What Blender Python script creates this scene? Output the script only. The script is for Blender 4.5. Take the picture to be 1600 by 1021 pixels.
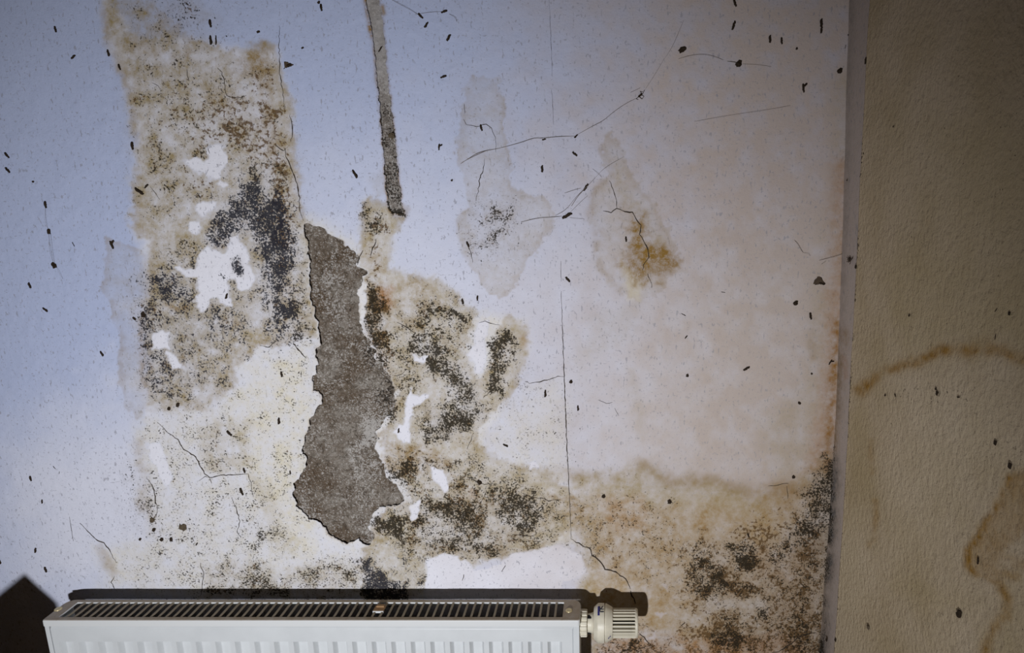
import bpy, bmesh, math, random
import numpy as np
from mathutils import Vector, Matrix

for o in list(bpy.data.objects):
    bpy.data.objects.remove(o)
scene = bpy.context.scene
COL = scene.collection
R = random.Random(7)

# ------------------------------------------------------------------ camera
F, CX, CY = 1000.0, 950.0, 510.5          # focal length and principal point in photograph pixels
PITCH = math.radians(12.0)
CAM = Vector((0.0, -1.04, 1.47))
cam_d = bpy.data.cameras.new('camera')
cam = bpy.data.objects.new('camera', cam_d)
COL.objects.link(cam)
cam.location = CAM
cam.rotation_euler = (math.pi / 2 - PITCH, 0, 0)
cam_d.sensor_width = 36.0
cam_d.lens = F / 1600 * 36.0
cam_d.shift_x = -(CX - 800) / 1600
cam_d.clip_start = 0.02
scene.camera = cam

# ------------------------------------------------------------------ light
world = bpy.data.worlds.new('world')
scene.world = world
world.use_nodes = True
wbg = world.node_tree.nodes['Background']
wbg.inputs[0].default_value = (1.0, 0.62, 0.28, 1)
wbg.inputs[1].default_value = 0.007

LP = Vector((-0.32, -1.60, 1.035))          # the hand lamp that throws the radiator's shadow up the wall
key_d = bpy.data.lights.new('work_lamp', 'SPOT')
key_d.energy = 97
key_d.color = (0.95, 0.96, 1.0)
key_d.shadow_soft_size = 0.022
key_d.spot_size = math.radians(92)
key_d.spot_blend = 1.0
key = bpy.data.objects.new('work_lamp', key_d)
COL.objects.link(key)
key.location = LP
key.rotation_euler = (Vector((-0.41, 0, 0.92)) - LP).to_track_quat('-Z', 'Y').to_euler()

warm_d = bpy.data.lights.new('warm_fill', 'POINT')  # added warm fill for the shadows, no such bulb known
warm_d.energy = 2.0
warm_d.color = (1.0, 0.58, 0.26)
warm_d.shadow_soft_size = 0.35
warm = bpy.data.objects.new('warm_fill', warm_d)
COL.objects.link(warm)
warm.location = (-0.2, -2.6, 2.2)

vs = scene.view_settings
vs.view_transform = 'Standard'
vs.look = 'None'
vs.exposure = 0.0
vs.gamma = 1.0
vs.use_curve_mapping = False

# ------------------------------------------------------------------ geometry of the view
SP, CP = math.sin(PITCH), math.cos(PITCH)

def ray(px, py):
    a = (px - CX) / F
    b = -(py - CY) / F
    return (a, CP + b * SP, -SP + b * CP)

def at_y(px, py, y=0.0):                    # point of a plane parallel to the back wall
    d = ray(px, py)
    s = (y - CAM.y) / d[1]
    return Vector((CAM.x + d[0] * s, y, CAM.z + d[2] * s))

def at_z(px, py, z):
    d = ray(px, py)
    s = (z - CAM.z) / d[2]
    return Vector((CAM.x + d[0] * s, CAM.y + d[1] * s, z))

CORNER = [at_y(1327, 0), at_y(1318, 340), at_y(1306, 650), at_y(1295, 830), at_y(1280, 1021)]
_cz = [p.z for p in CORNER][::-1]
_cx = [p.x for p in CORNER][::-1]

def xc(z):                                  # the corner of the old room is not quite plumb
    return np.interp(z, _cz, _cx)

def at_right(px, py):                       # point of the right wall
    x = 0.385
    for _ in range(5):
        d = ray(px, py)
        s = (x - CAM.x) / d[0]
        p = Vector((x, CAM.y + d[1] * s, CAM.z + d[2] * s))
        x = float(xc(p.z))
    return p

def to_px(X, Y, Z):                         # back to photograph pixels, arrays
    dx, dy, dz = X - CAM.x, Y - CAM.y, Z - CAM.z
    depth = dy * CP - dz * SP
    up = dy * SP + dz * CP
    return CX + F * dx / depth, CY - F * up / depth

# ------------------------------------------------------------------ numpy noise and masks
def vnoise(x, y, seed):
    rs = np.random.RandomState(seed)
    tab = rs.rand(256, 256).astype(np.float32)
    xi = np.floor(x).astype(np.int64); yi = np.floor(y).astype(np.int64)
    fx = x - xi; fy = y - yi
    fx = fx * fx * (3 - 2 * fx); fy = fy * fy * (3 - 2 * fy)
    x0 = xi & 255; x1 = (xi + 1) & 255; y0 = yi & 255; y1 = (yi + 1) & 255
    a = tab[x0, y0]; b = tab[x1, y0]; c = tab[x0, y1]; d = tab[x1, y1]
    return (a * (1 - fx) + b * fx) * (1 - fy) + (c * (1 - fx) + d * fx) * fy

def fbm(x, y, s, seed, octv=4):
    t = 0; amp = 1.0; tot = 0
    for k in range(octv):
        t = t + amp * (vnoise(x / s * 2 ** k + 17.3 * k, y / s * 2 ** k + 5.1 * k, seed + k) - 0.5)
        tot += amp; amp *= 0.55
    return t / tot * 3.0                    # about -1..1

def sstep(e0, e1, x):
    t = np.clip((x - e0) / (e1 - e0), 0, 1)
    return t * t * (3 - 2 * t)

def sd_poly(x, y, poly):                    # signed distance, negative inside
    best = np.full(x.shape, 1e9, np.float32)
    inside = np.zeros(x.shape, bool)
    n = len(poly)
    for i in range(n):
        ax, ay = poly[i]; bx, by = poly[(i + 1) % n]
        ex, ey = bx - ax, by - ay
        l2 = ex * ex + ey * ey + 1e-9
        t = np.clip(((x - ax) * ex + (y - ay) * ey) / l2, 0, 1)
        d2 = (x - ax - t * ex) ** 2 + (y - ay - t * ey) ** 2
        best = np.minimum(best, d2)
        if ay != by:
            c = ((ay > y) != (by > y)) & (x < ex * (y - ay) / (by - ay) + ax)
            inside ^= c
    d = np.sqrt(best)
    return np.where(inside, -d, d)

def sd_line(x, y, pts):
    best = np.full(x.shape, 1e9, np.float32)
    for (ax, ay), (bx, by) in zip(pts[:-1], pts[1:]):
        ex, ey = bx - ax, by - ay
        l2 = ex * ex + ey * ey + 1e-9
        t = np.clip(((x - ax) * ex + (y - ay) * ey) / l2, 0, 1)
        best = np.minimum(best, (x - ax - t * ex) ** 2 + (y - ay - t * ey) ** 2)
    return np.sqrt(best)

class Canvas:                               # one float map per kind of stain, evaluated at mesh vertices
    def __init__(self, px, py, seed=0):
        self.px, self.py = px.astype(np.float32), py.astype(np.float32)
        self.w1 = fbm(self.px, self.py, 40, 11 + seed)
        self.w2 = fbm(self.px, self.py, 40, 31 + seed)
        self.w3 = fbm(self.px, self.py, 14, 51 + seed)
        self.w4 = fbm(self.px, self.py, 22, 71 + seed)
        self.w3 = 0.65 * self.w3 + 0.45 * fbm(self.px, self.py, 6, 91 + seed, 2)
        self.m = {}
    def get(self, k):
        if k not in self.m:
            self.m[k] = np.zeros(self.px.shape, np.float32)
        return self.m[k]
    def _sel(self, pts, pad):
        xs = [p[0] for p in pts]; ys = [p[1] for p in pts]
        return np.nonzero((self.px > min(xs) - pad) & (self.px < max(xs) + pad) &
                          (self.py > min(ys) - pad) & (self.py < max(ys) + pad))[0]
    def area(self, k, poly, val, soft=8, warp=9, rag=5, tide=0, tw=5, tk='tide', op='max', mottle=0.0):
        if op == 'max' and k in ('mold', 'brown', 'grey') and len(poly) > 3:   # growth has ragged, thinning margins
            soft, warp, rag, mottle = soft * 1.25 + 2, warp * 1.2, rag * 1.8, max(mottle, 0.30) * 0.8
        if op == 'max' and k in ('tan', 'ochre', 'rust'):
            rag, warp = rag * 1.2, warp * 1.0
        i = self._sel(poly, 40 + soft)
        if not len(i): return
        sd = sd_poly(self.px[i] + warp * self.w1[i], self.py[i] + warp * self.w2[i], poly) + rag * self.w3[i]
        a = sstep(soft * (1.7 if k == 'mold' and op == 'max' else 1), -soft, sd)
        v = val * a * np.clip(1 + mottle * 0.95 * self.w4[i], 0.25, 1.5)
        m = self.get(k)
        if op == 'max' and k == 'mold':       # mould sits in a brownish grey haze of its own
            v = np.minimum(v * 1.1, 1)
            for kk, f in (('grey', 0.22), ('ochre', 0.16), ('brown', 0.55)):
                h_ = self.get(kk); h_[i] = np.maximum(h_[i], f * v)
        if op == 'max' and k == 'brown': v = np.minimum(v * 1.15, 1)
        if op == 'max': m[i] = np.maximum(m[i], v)
        elif op == 'add': m[i] = np.clip(m[i] + v, 0, 1)
        elif op == 'clear':
            m[i] *= (1 - v)
        if tide:
            t = self.get(tk)
            band = np.where(sd < 0, np.exp(-(sd / tw) ** 2 * 0.5), np.exp(-(sd / 1.6) ** 2))
            t[i] = np.maximum(t[i], tide * band * np.clip(0.75 + 0.7 * self.w4[i], 0.15, 1.3))
    def line(self, k, pts, val, w=5, warp=6, rag=2, mottle=0.5):
        i = self._sel(pts, 40 + w * 3)
        if not len(i): return
        sd = sd_line(self.px[i] + warp * self.w1[i], self.py[i] + warp * self.w2[i], pts) + rag * self.w3[i]
        v = val * np.exp(-(np.maximum(sd, 0) / w) ** 2) * np.clip(1 + mottle * 1.6 * self.w4[i], 0, 1.5)
        m = self.get(k)
        m[i] = np.maximum(m[i], v)

# ------------------------------------------------------------------ the torn patch and the chase, in photograph pixels
HOLE = [(476,352),(488,350),(499,353),(510,362),(528,375),(547,388),(562,402),(559,417),(573,425),(568,437),(560,453),
        (560,480),(563,500),(567,517),(580,533),(587,560),(602,573),(611,597),(618,620),(612,645),(597,660),(590,677),(588,703),
        (599,726),(603,744),(619,756),(624,771),(633,785),(613,790),(594,791),(583,804),(577,823),(588,841),(579,851),
        (566,851),(559,841),(544,849),(527,845),(508,828),(497,813),(480,812),(463,791),(458,771),(465,748),(476,735),
        (478,718),(471,703),(476,685),(484,655),(497,640),(503,628),(500,613),(488,610),(488,587),(495,577),(495,550),
        (503,537),(497,513),(490,480),(484,447),(483,410),(482,387),(476,367)]
CHASE = [(560,-160),(566,-60),(572,0),(577,30),(583,60),(588,110),(593,160),(597,213),(602,277),(607,325),(613,333),(630,334),
         (628,320),(623,280),(617,217),(610,160),(605,110),(601,63),(597,27),(593,0),(588,-60),(582,-160)]

def hole_sd(px, py):
    n1 = fbm(px, py, 9, 101, 3); n2 = fbm(px, py, 9, 121, 3)
    a = sd_poly(px + 3.6 * n1, py + 3.6 * n2, HOLE)
    b = sd_poly(px + 1.6 * n1, py + 1.0 * n2, CHASE)
    return a, b

def relief(px, py, ha=None, hb=None):       # y offset of the wallpaper surface (towards the room is negative)
    px = np.asarray(px, np.float32); py = np.asarray(py, np.float32)
    if ha is None:
        ha, hb = hole_sd(px, py)
    und = 0.0007 * fbm(px, py, 90, 201, 2)
    blis = 0.0009 * np.clip(fbm(px, py, 24, 221, 3), 0, 1) * sstep(900, 500, np.hypot(px - 560, py - 620))
    curl = 0.0030 * np.exp(-np.maximum(ha, 0) / 7.0) * np.clip(0.35 + 0.9 * fbm(px, py, 26, 241, 2), 0.02, 1.2)
    curl2 = 0.0006 * np.exp(-np.maximum(hb, 0) / 4.0)
    return -(und + blis + curl + curl2)

# ------------------------------------------------------------------ small object helpers
def link(o, parent=None):
    COL.objects.link(o)
    if parent is not None:
        o.parent = parent
    return o

def tag(o, label=None, cat=None, group=None, kind=None):
    if label: o['label'] = label
    if cat: o['category'] = cat
    if group: o['group'] = group
    if kind: o['kind'] = kind
    return o

def empty(name, loc=(0, 0, 0)):
    o = bpy.data.objects.new(name, None)
    o.empty_display_size = 0.03
    o.location = loc
    return link(o)

def obj(name, me, mats, parent=None, smooth=False):
    o = bpy.data.objects.new(name, me)
    if not isinstance(mats, (list, tuple)): mats = [mats]
    for m in mats:
        if m.name not in [x.name for x in me.materials if x]:
            me.materials.append(m)
    if smooth:
        me.polygons.foreach_set('use_smooth', [True] * len(me.polygons))
    return link(o, parent)

def bm_mesh(bm, name='mesh'):
    bmesh.ops.recalc_face_normals(bm, faces=bm.faces)
    me = bpy.data.meshes.new(name)
    bm.to_mesh(me); bm.free()
    return me

def add_box(bm, x0, x1, y0, y1, z0, z1, bevel=0.0):
    r = bmesh.ops.create_cube(bm, size=1.0, matrix=Matrix.Translation(((x0 + x1) / 2, (y0 + y1) / 2, (z0 + z1) / 2)) @
                              Matrix.Diagonal((x1 - x0, y1 - y0, z1 - z0, 1)))
    if bevel:
        ed = set()
        for v in r['verts']:
            for e in v.link_edges: ed.add(e)
        bmesh.ops.bevel(bm, geom=list(ed), offset=bevel, segments=2, affect='EDGES', profile=0.6)

def box_mesh(x0, x1, y0, y1, z0, z1, bevel=0.0):
    bm = bmesh.new(); add_box(bm, x0, x1, y0, y1, z0, z1, bevel)
    return bm_mesh(bm)

def lathe_x(profile, seg=48, mod=None, close=True):   # profile: [(x, r)] turned about the x axis
    bm = bmesh.new(); rings = []
    for (x, r) in profile:
        ring = []
        for k in range(seg):
            a = 2 * math.pi * k / seg
            rr = r * (mod(k, x) if mod else 1)
            ring.append(bm.verts.new((x, rr * math.cos(a), rr * math.sin(a))))
        rings.append(ring)
    for r0, r1 in zip(rings[:-1], rings[1:]):
        for k in range(seg):
            bm.faces.new((r0[k], r0[(k + 1) % seg], r1[(k + 1) % seg], r1[k]))
    if close:
        bm.faces.new(rings[0]); bm.faces.new(rings[-1])
    return bm_mesh(bm)

def tube(bm, pts, r, seg=5, taper=False):
    pts = [Vector(p) for p in pts]
    rings = []
    for i, p in enumerate(pts):
        d = (pts[min(i + 1, len(pts) - 1)] - pts[max(i - 1, 0)]).normalized()
        u = d.cross(Vector((0, 1, 0)))
        if u.length < 1e-4: u = d.cross(Vector((1, 0, 0)))
        u.normalize(); v = d.cross(u)
        rr = r[i] if isinstance(r, (list, tuple)) else r
        rings.append([bm.verts.new(p + rr * (math.cos(2 * math.pi * k / seg) * u + math.sin(2 * math.pi * k / seg) * v))
                      for k in range(seg)])
    for a, b in zip(rings[:-1], rings[1:]):
        for k in range(seg):
            bm.faces.new((a[k], a[(k + 1) % seg], b[(k + 1) % seg], b[k]))
    bm.faces.new(rings[0]); bm.faces.new(rings[-1])

def grid_mesh(xs, zs, pos, drop=None):
    """tensor grid; pos(XX, ZZ) -> (N,3) array; drop(cx, cz) -> faces to leave out"""
    nx, nz = len(xs), len(zs)
    XX, ZZ = np.meshgrid(xs, zs)
    P = pos(XX.ravel(), ZZ.ravel())
    idx = np.arange(nx * nz).reshape(nz, nx)
    q = np.stack([idx[:-1, :-1].ravel(), idx[:-1, 1:].ravel(), idx[1:, 1:].ravel(), idx[1:, :-1].ravel()], 1)
    return P, q

def mesh_from(P, q, name='mesh', smooth=True):
    me = bpy.data.meshes.new(name)
    me.vertices.add(len(P)); me.vertices.foreach_set('co', np.asarray(P, np.float32).ravel())
    me.loops.add(q.size); me.loops.foreach_set('vertex_index', q.astype(np.int32).ravel())
    me.polygons.add(len(q))
    me.polygons.foreach_set('loop_start', np.arange(0, q.size, 4, dtype=np.int32))
    me.polygons.foreach_set('use_smooth', np.full(len(q), smooth))
    me.update(calc_edges=True)
    return me

def set_attr(me, name, arr):
    a = me.attributes.new(name, 'FLOAT', 'POINT')
    a.data.foreach_set('value', np.asarray(arr, np.float32).ravel())

# ------------------------------------------------------------------ node helpers
class NT:
    def __init__(self, name):
        self.mat = bpy.data.materials.new(name)
        self.mat.use_nodes = True
        self.t = self.mat.node_tree
        self.n = self.t.nodes
        self.b = self.n['Principled BSDF']
        self.tc = self.n.new('ShaderNodeTexCoord')
    def l(self, a, b): self.t.links.new(a, b)
    def val(self, sock, v):
        if hasattr(v, 'is_output'): self.l(v, sock)
        else: sock.default_value = v
    def noise(self, scale, detail=3, rough=0.55, stretch=None, offset=(0, 0, 0), distort=0.0):
        mp = self.n.new('ShaderNodeMapping')
        mp.inputs['Location'].default_value = offset
        mp.inputs['Scale'].default_value = stretch or (1, 1, 1)
        self.l(self.tc.outputs['Object'], mp.inputs['Vector'])
        t = self.n.new('ShaderNodeTexNoise')
        t.inputs['Scale'].default_value = scale
        t.inputs['Detail'].default_value = detail
        t.inputs['Roughness'].default_value = rough
        t.inputs['Distortion'].default_value = distort
        self.l(mp.outputs[0], t.inputs['Vector'])
        return t.outputs['Fac']
    def attr(self, name):
        a = self.n.new('ShaderNodeAttribute'); a.attribute_name = name
        return a.outputs['Fac']
    def math(self, op, a, b=0.0, c=None, clamp=False):
        m = self.n.new('ShaderNodeMath'); m.operation = op; m.use_clamp = clamp
        self.val(m.inputs[0], a); self.val(m.inputs[1], b)
        if c is not None: self.val(m.inputs[2], c)
        return m.outputs[0]
    def rng(self, v, a, b, c=0.0, d=1.0, smooth=False):
        m = self.n.new('ShaderNodeMapRange')
        m.interpolation_type = 'SMOOTHSTEP' if smooth else 'LINEAR'
        m.clamp = True
        self.val(m.inputs['Value'], v)
        for k, s in zip(('From Min', 'From Max', 'To Min', 'To Max'), (a, b, c, d)):
            self.val(m.inputs[k], s)
        return m.outputs['Result']
    def mix(self, f, a, b, blend='MIX'):
        m = self.n.new('ShaderNodeMix'); m.data_type = 'RGBA'; m.blend_type = blend
        self.val(m.inputs[0], f)
        for i, c in ((6, a), (7, b)):
            if isinstance(c, tuple): c = (*c, 1) if len(c) == 3 else c
            self.val(m.inputs[i], c)
        return m.outputs[2]
    def specks(self, noise, dens, lo=0.78, hi=0.40, w=0.05):
        th = self.rng(dens, 0.0, 1.0, lo, hi)
        d = self.math('SUBTRACT', noise, th)
        s = self.rng(d, -w, w, smooth=True)
        gate = self.rng(dens, 0.005, 0.05)
        return self.math('MULTIPLY', s, gate)
    def bump(self, h, strength, dist):
        b = self.n.new('ShaderNodeBump')
        b.inputs['Strength'].default_value = strength
        b.inputs['Distance'].default_value = dist
        self.l(h, b.inputs['Height'])
        self.l(b.outputs[0], self.b.inputs['Normal'])
    def done(self, col, rough=0.85, spec=0.25, metal=0.0):
        self.val(self.b.inputs['Base Color'], (*col, 1) if isinstance(col, tuple) else col)
        self.val(self.b.inputs['Roughness'], rough)
        self.b.inputs['Specular IOR Level'].default_value = spec
        self.b.inputs['Metallic'].default_value = metal
        return self.mat

def simple_mat(name, col, rough=0.6, spec=0.3, metal=0.0, var=0.15, scale=60, col2=None, bump=0.0):
    m = NT(name)
    n = m.noise(scale, 4)
    c2 = col2 or tuple(c * (1 - var * 2) for c in col)
    c = m.mix(m.rng(n, 0.35, 0.68), col, c2)
    if bump: m.bump(n, bump, 0.001)
    return m.done(c, rough, spec, metal)

PAPER = (0.465, 0.525, 0.72)

def wallpaper_material():
    m = NT('stained_woodchip_wallpaper')
    fine = m.noise(420, 3, 0.6)
    mid = m.noise(95, 4, 0.6, offset=(3, 1, 2))
    big = m.noise(14, 4, 0.6, offset=(1, 5, 2))
    chip = m.noise(150, 2, 0.5, stretch=(1.6, 1, 0.7), offset=(9, 2, 4))
    tan, tide, ochre, grey = m.attr('tan'), m.attr('tide'), m.attr('ochre'), m.attr('grey')
    mold, blue, brown, rust, cream = m.attr('mold'), m.attr('blue'), m.attr('brown'), m.attr('rust'), m.attr('cream')
    flake, dirt = m.attr('flake'), m.attr('dirt')
    c = m.mix(m.rng(mid, 0.3, 0.7), PAPER, (0.435, 0.495, 0.685))
    c = m.mix(flake, c, (0.75, 0.75, 0.815))
    c = m.mix(dirt, c, (0.485, 0.415, 0.385))  # dirt film colour, darkened to carry the light falloff as well
    chip2 = m.noise(210, 2, 0.5, stretch=(0.7, 1, 1.5), offset=(1, 6, 2))
    fib = m.math('MAXIMUM', m.rng(chip, 0.62, 0.68, 0, 0.6), m.rng(chip2, 0.635, 0.70, 0, 0.5))   # wood chips and fibres in the paper
    c = m.mix(fib, c, (0.27, 0.27, 0.31))
    v = m.math('ADD', m.rng(mid, 0.25, 0.75, 0.45, 1.25), m.rng(fine, 0.3, 0.7, -0.12, 0.12))
    c = m.mix(m.math('MULTIPLY', cream, v, clamp=True), c, (0.74, 0.69, 0.55))
    c = m.mix(m.math('MULTIPLY', tan, v, clamp=True), c, (0.345, 0.27, 0.135))
    c = m.mix(m.math('MULTIPLY', tide, m.rng(mid, 0.2, 0.8, 0.6, 1.1), clamp=True), c, (0.27, 0.18, 0.075))
    o = m.math('MULTIPLY', ochre, m.rng(m.math('ADD', mid, m.math('MULTIPLY', fine, 0.5)), 0.45, 1.0, 0.1, 1.3), clamp=True)
    c = m.mix(o, c, (0.25, 0.145, 0.035))
    c = m.mix(m.math('MULTIPLY', rust, m.rng(mid, 0.25, 0.7, 0.2, 1.2), clamp=True), c, (0.36, 0.13, 0.025))
    c = m.mix(m.math('MULTIPLY', grey, m.rng(mid, 0.3, 0.7, 0.3, 1.2), clamp=True), c, (0.20, 0.185, 0.18))
    sp = m.math('ADD', m.math('MULTIPLY', m.noise(170, 4, 0.62, offset=(7, 7, 1)), 0.7), m.math('MULTIPLY', m.noise(55, 3, 0.6, offset=(1, 7, 8)), 0.3))
    c = m.mix(m.math('MULTIPLY', m.specks(sp, brown, 0.69, 0.44, 0.035), 0.85), c, (0.105, 0.056, 0.018))
    s1 = m.noise(300, 4, 0.66, offset=(2, 8, 5))
    s2 = m.noise(75, 4, 0.65, offset=(4, 4, 9))
    s = m.math('ADD', m.math('MULTIPLY', s1, 0.66), m.math('MULTIPLY', s2, 0.34))
    black = m.mix(blue, (0.022, 0.017, 0.010), (0.017, 0.019, 0.030))
    c = m.mix(m.math('MULTIPLY', m.specks(s, mold, 0.655, 0.435, 0.028), 0.94), c, black)
    h = m.math('ADD', m.math('MULTIPLY', m.noise(140, 3, 0.6, offset=(5, 1, 1)), 0.8), m.math('MULTIPLY', fine, 0.35))
    m.bump(h, 0.55, 0.0016)
    return m.done(c, 0.9, 0.15)

def plaster_material():
    m = NT('bare_grey_plaster')
    n1 = m.noise(38, 5, 0.65); n2 = m.noise(360, 3, 0.7, offset=(3, 3, 3)); n3 = m.noise(12, 3, 0.5, offset=(8, 1, 4))
    painted, mold = m.attr('painted'), m.attr('mold')
    pale = m.attr('pale')
    n4 = m.noise(150, 5, 0.75, offset=(6, 2, 1), distort=0.6)
    c = m.mix(m.rng(n1, 0.36, 0.62), (0.145, 0.112, 0.084), (0.28, 0.25, 0.215))
    c = m.mix(m.rng(n3, 0.42, 0.62, 0, 0.75), c, (0.10, 0.066, 0.038))
    c = m.mix(m.rng(n4, 0.50, 0.36, 0, 0.8), c, (0.055, 0.042, 0.03))
    w = m.specks(m.math('ADD', m.math('MULTIPLY', n2, 0.6), m.math('MULTIPLY', n4, 0.4)), pale, 0.66, 0.44, 0.05)
    c = m.mix(m.math('MULTIPLY', w, 0.8), c, (0.50, 0.48, 0.455))
    c = m.mix(m.math('MULTIPLY', painted, m.rng(n1, 0.3, 0.6, 0.55, 1.0)), c, (0.42, 0.40, 0.39))
    d = m.specks(m.noise(300, 3, 0.6, offset=(2, 2, 7)), mold, 0.74, 0.42, 0.04)
    c = m.mix(m.math('MULTIPLY', d, 0.9), c, (0.025, 0.02, 0.015))
    m.bump(m.math('ADD', n4, m.math('MULTIPLY', n1, 1.2)), 1.0, 0.003)
    return m.done(c, 0.95, 0.1)

def right_paper_material():
    m = NT('yellowed_textured_wallpaper')
    n1 = m.noise(120, 3, 0.55); n2 = m.noise(9, 3, 0.5, offset=(2, 1, 1)); n3 = m.noise(300, 2)
    c = m.mix(m.rng(n2, 0.35, 0.7), (0.50, 0.408, 0.285), (0.425, 0.338, 0.21))
    c = m.mix(m.rng(n1, 0.60, 0.72, 0, 0.35), c, (0.33, 0.27, 0.19))
    c = m.mix(m.attr('pale'), c, (0.60, 0.51, 0.365))
    c = m.mix(m.math('MULTIPLY', m.attr('tan'), m.rng(n1, 0.3, 0.7, 0.8, 1.1), clamp=True), c, (0.37, 0.29, 0.135))
    c = m.mix(m.math('MULTIPLY', m.attr('tide'), m.rng(n1, 0.3, 0.7, 0.7, 1.1), clamp=True), c, (0.28, 0.15, 0.025))
    d = m.specks(m.noise(260, 3, 0.6, offset=(2, 2, 7)), m.attr('mold'), 0.74, 0.42, 0.04)
    c = m.mix(m.math('MULTIPLY', d, 0.85), c, (0.04, 0.03, 0.02))
    m.bump(m.math('ADD', n1, m.math('MULTIPLY', n3, 0.3)), 1.0, 0.0032)
    return m.done(c, 0.9, 0.15)

M_paper = wallpaper_material()
M_plaster = plaster_material()
M_right = right_paper_material()
M_brick = simple_mat('wall_core_plaster', (0.30, 0.27, 0.23), 0.95, 0.1, scale=30)
M_enamel = simple_mat('white_radiator_enamel', (0.62, 0.645, 0.655), 0.32, 0.45, var=0.03, scale=25)
M_crack = simple_mat('dark_crack', (0.055, 0.042, 0.03), 0.95, 0.05, scale=200)
M_pellet = simple_mat('dark_brown_dropping', (0.035, 0.022, 0.012), 0.75, 0.2, scale=500, var=0.3)
M_lump = simple_mat('brown_crumb', (0.15, 0.115, 0.075), 0.9, 0.1, scale=400, var=0.35)
M_web = simple_mat('dusty_cobweb', (0.24, 0.21, 0.19), 0.9, 0.1, scale=300)
M_wing = simple_mat('fly_wing', (0.075, 0.05, 0.03), 0.5, 0.3, scale=300)

# ------------------------------------------------------------------ stain maps of the back wall
def paint_back(cv):
    A, L = cv.area, cv.line
    # broad tints: dirt film plus painted-in light falloff towards the damp corner
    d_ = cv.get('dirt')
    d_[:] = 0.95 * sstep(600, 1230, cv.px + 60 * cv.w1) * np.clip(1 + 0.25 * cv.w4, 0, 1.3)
    f_ = cv.get('flake')
    f_[:] = 0.62 * sstep(260, 480, cv.px + 0.5 * cv.py - 120 + 50 * cv.w1) * sstep(60, 500, cv.py + 40 * cv.w2)
    A('flake', [(0,700),(500,500),(900,700),(900,960),(0,960)], 0.75, 120, 20, 8)
    A('cream', [(1050,440),(1400,300),(1400,1100),(880,1100),(880,720)], 0.10, 120, 30, 10)
    A('cream', [(215,650),(300,640),(480,540),(490,700),(470,800),(560,860),(680,860),(670,930),(150,930),(150,860),(240,835),(210,770)], 0.42, 22, 14, 8, mottle=0.6)
    A('cream', [(360,560),(500,500),(490,860),(430,880),(380,700)], 0.30, 30, 14, 8, mottle=0.5, op='add')
    A('cream', [(760,640),(880,600),(900,840),(760,740)], 0.35, 30, 16, 8, mottle=0.5)
    # inside the stains the blue-white paint has gone off-white
    for g in ([(155,-40),(163,60),(190,115),(206,150),(212,210),(212,300),(207,365),(230,395),(225,480),(230,600),(215,690),(150,870),(170,940),(680,940),(760,880),(900,850),(900,760),(760,710),(790,625),(826,545),(800,492),(742,492),(680,438),(610,420),(620,332),(570,310),(560,420),(478,345),(464,240),(450,130),(438,80),(360,70),(300,60),(200,60)],
              [(890,745),(960,752),(1180,775),(1340,640),(1340,1100),(890,1100)]):
        A('flake', g, 0.75, 12, 9, 4)
    A('cream', [(560,420),(570,312),(620,332),(610,420),(680,438),(742,492),(826,500),(826,545),(790,625),(760,710),(900,760),(900,850),(760,880),(680,940),(560,940),(600,790),(600,680)], 0.45, 12, 9, 4, mottle=0.3)
    A('cream', [(200,150),(440,90),(475,345),(490,520),(330,640),(225,640),(215,300)], 0.16, 20, 9, 4, mottle=0.5)
    # tall stain on the left
    A('tan', [(155,-40),(163,60),(190,115),(206,150),(212,210),(212,300),(207,365),(240,385),(225,480),(232,640),(330,640),(400,545),(500,520),(478,345),(464,240),(450,130),(438,80),(405,62),(360,75),(300,60),(250,20),(230,-40)],
      0.62, 9, 9, 5, tide=0.24, tw=8, mottle=0.75)
    A('tan', [(160,-40),(172,60),(200,60),(330,70),(340,30),(300,-40)], 0.16, 10, 8, 5, mottle=0.6)
    L('tide', [(158,0),(166,60),(190,115),(207,150),(213,220)], 0.30, 7, 3)
    A('tan', [(165,370),(200,383),(232,400),(235,640),(212,652),(198,640),(189,590),(180,560),(186,540),(174,480),(155,445),(163,400)], 0.20, 4, 5, 4, tide=0.34, tw=5, mottle=0.6)
    A('tide', [(208,690),(222,685),(228,760),(240,790),(240,825),(215,800),(213,750)], 0.30, 8, 6, 4, mottle=0.8)
    A('tide', [(150,855),(160,848),(172,870),(185,895),(175,905),(160,890)], 0.42, 7, 4, 3, mottle=0.5)
    A('tan', [(310,670),(350,655),(395,660),(395,725),(330,740),(318,710)], 0.34, 12, 8, 5, mottle=0.8)
    A('tan', [(390,740),(430,770),(440,820),(470,850),(450,870),(420,850),(400,790)], 0.25, 12, 8, 5, mottle=0.8)
    A('tan', [(318,890),(360,880),(410,890),(450,885),(560,890),(560,940),(315,940)], 0.36, 12, 8, 5, mottle=0.8)
    A('tan', [(545,700),(480,500),(470,700)], 0.0)
    # right of the torn patch
    A('tan', [(568,318),(588,308),(620,332),(632,345),(612,372),(610,420),(680,438),(715,468),(742,492),(735,520),(720,545),(755,600),(775,520),(800,492),(824,508),(826,545),(806,600),(790,625),(762,640),(745,690),(772,715),(800,730),(850,735),(893,762),(905,825),(860,850),(830,862),(745,885),(668,872),(662,905),(648,940),(560,940),(560,860),(600,790),(640,780),(590,680),(620,620),(560,440)],
      0.60, 7, 8, 6, tide=0.26, tw=6, mottle=0.6)
    A('tan', [(712,215),(722,190),(735,120),(780,122),(792,200),(798,240),(796,290),(822,308),(846,312),(862,330),(860,362),(818,398),(812,430),(805,447),(794,458),(780,463),(765,460),(755,448),(748,428),(734,412),(720,390),(714,355),(722,330),(729,290),(717,262)],
      0.24, 3, 9, 6, tide=0.20, tw=5, mottle=0.5)
    A('tan', [(715,345),(728,320),(745,380),(735,405),(720,390)], 0.36, 6, 4, 3)
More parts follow.
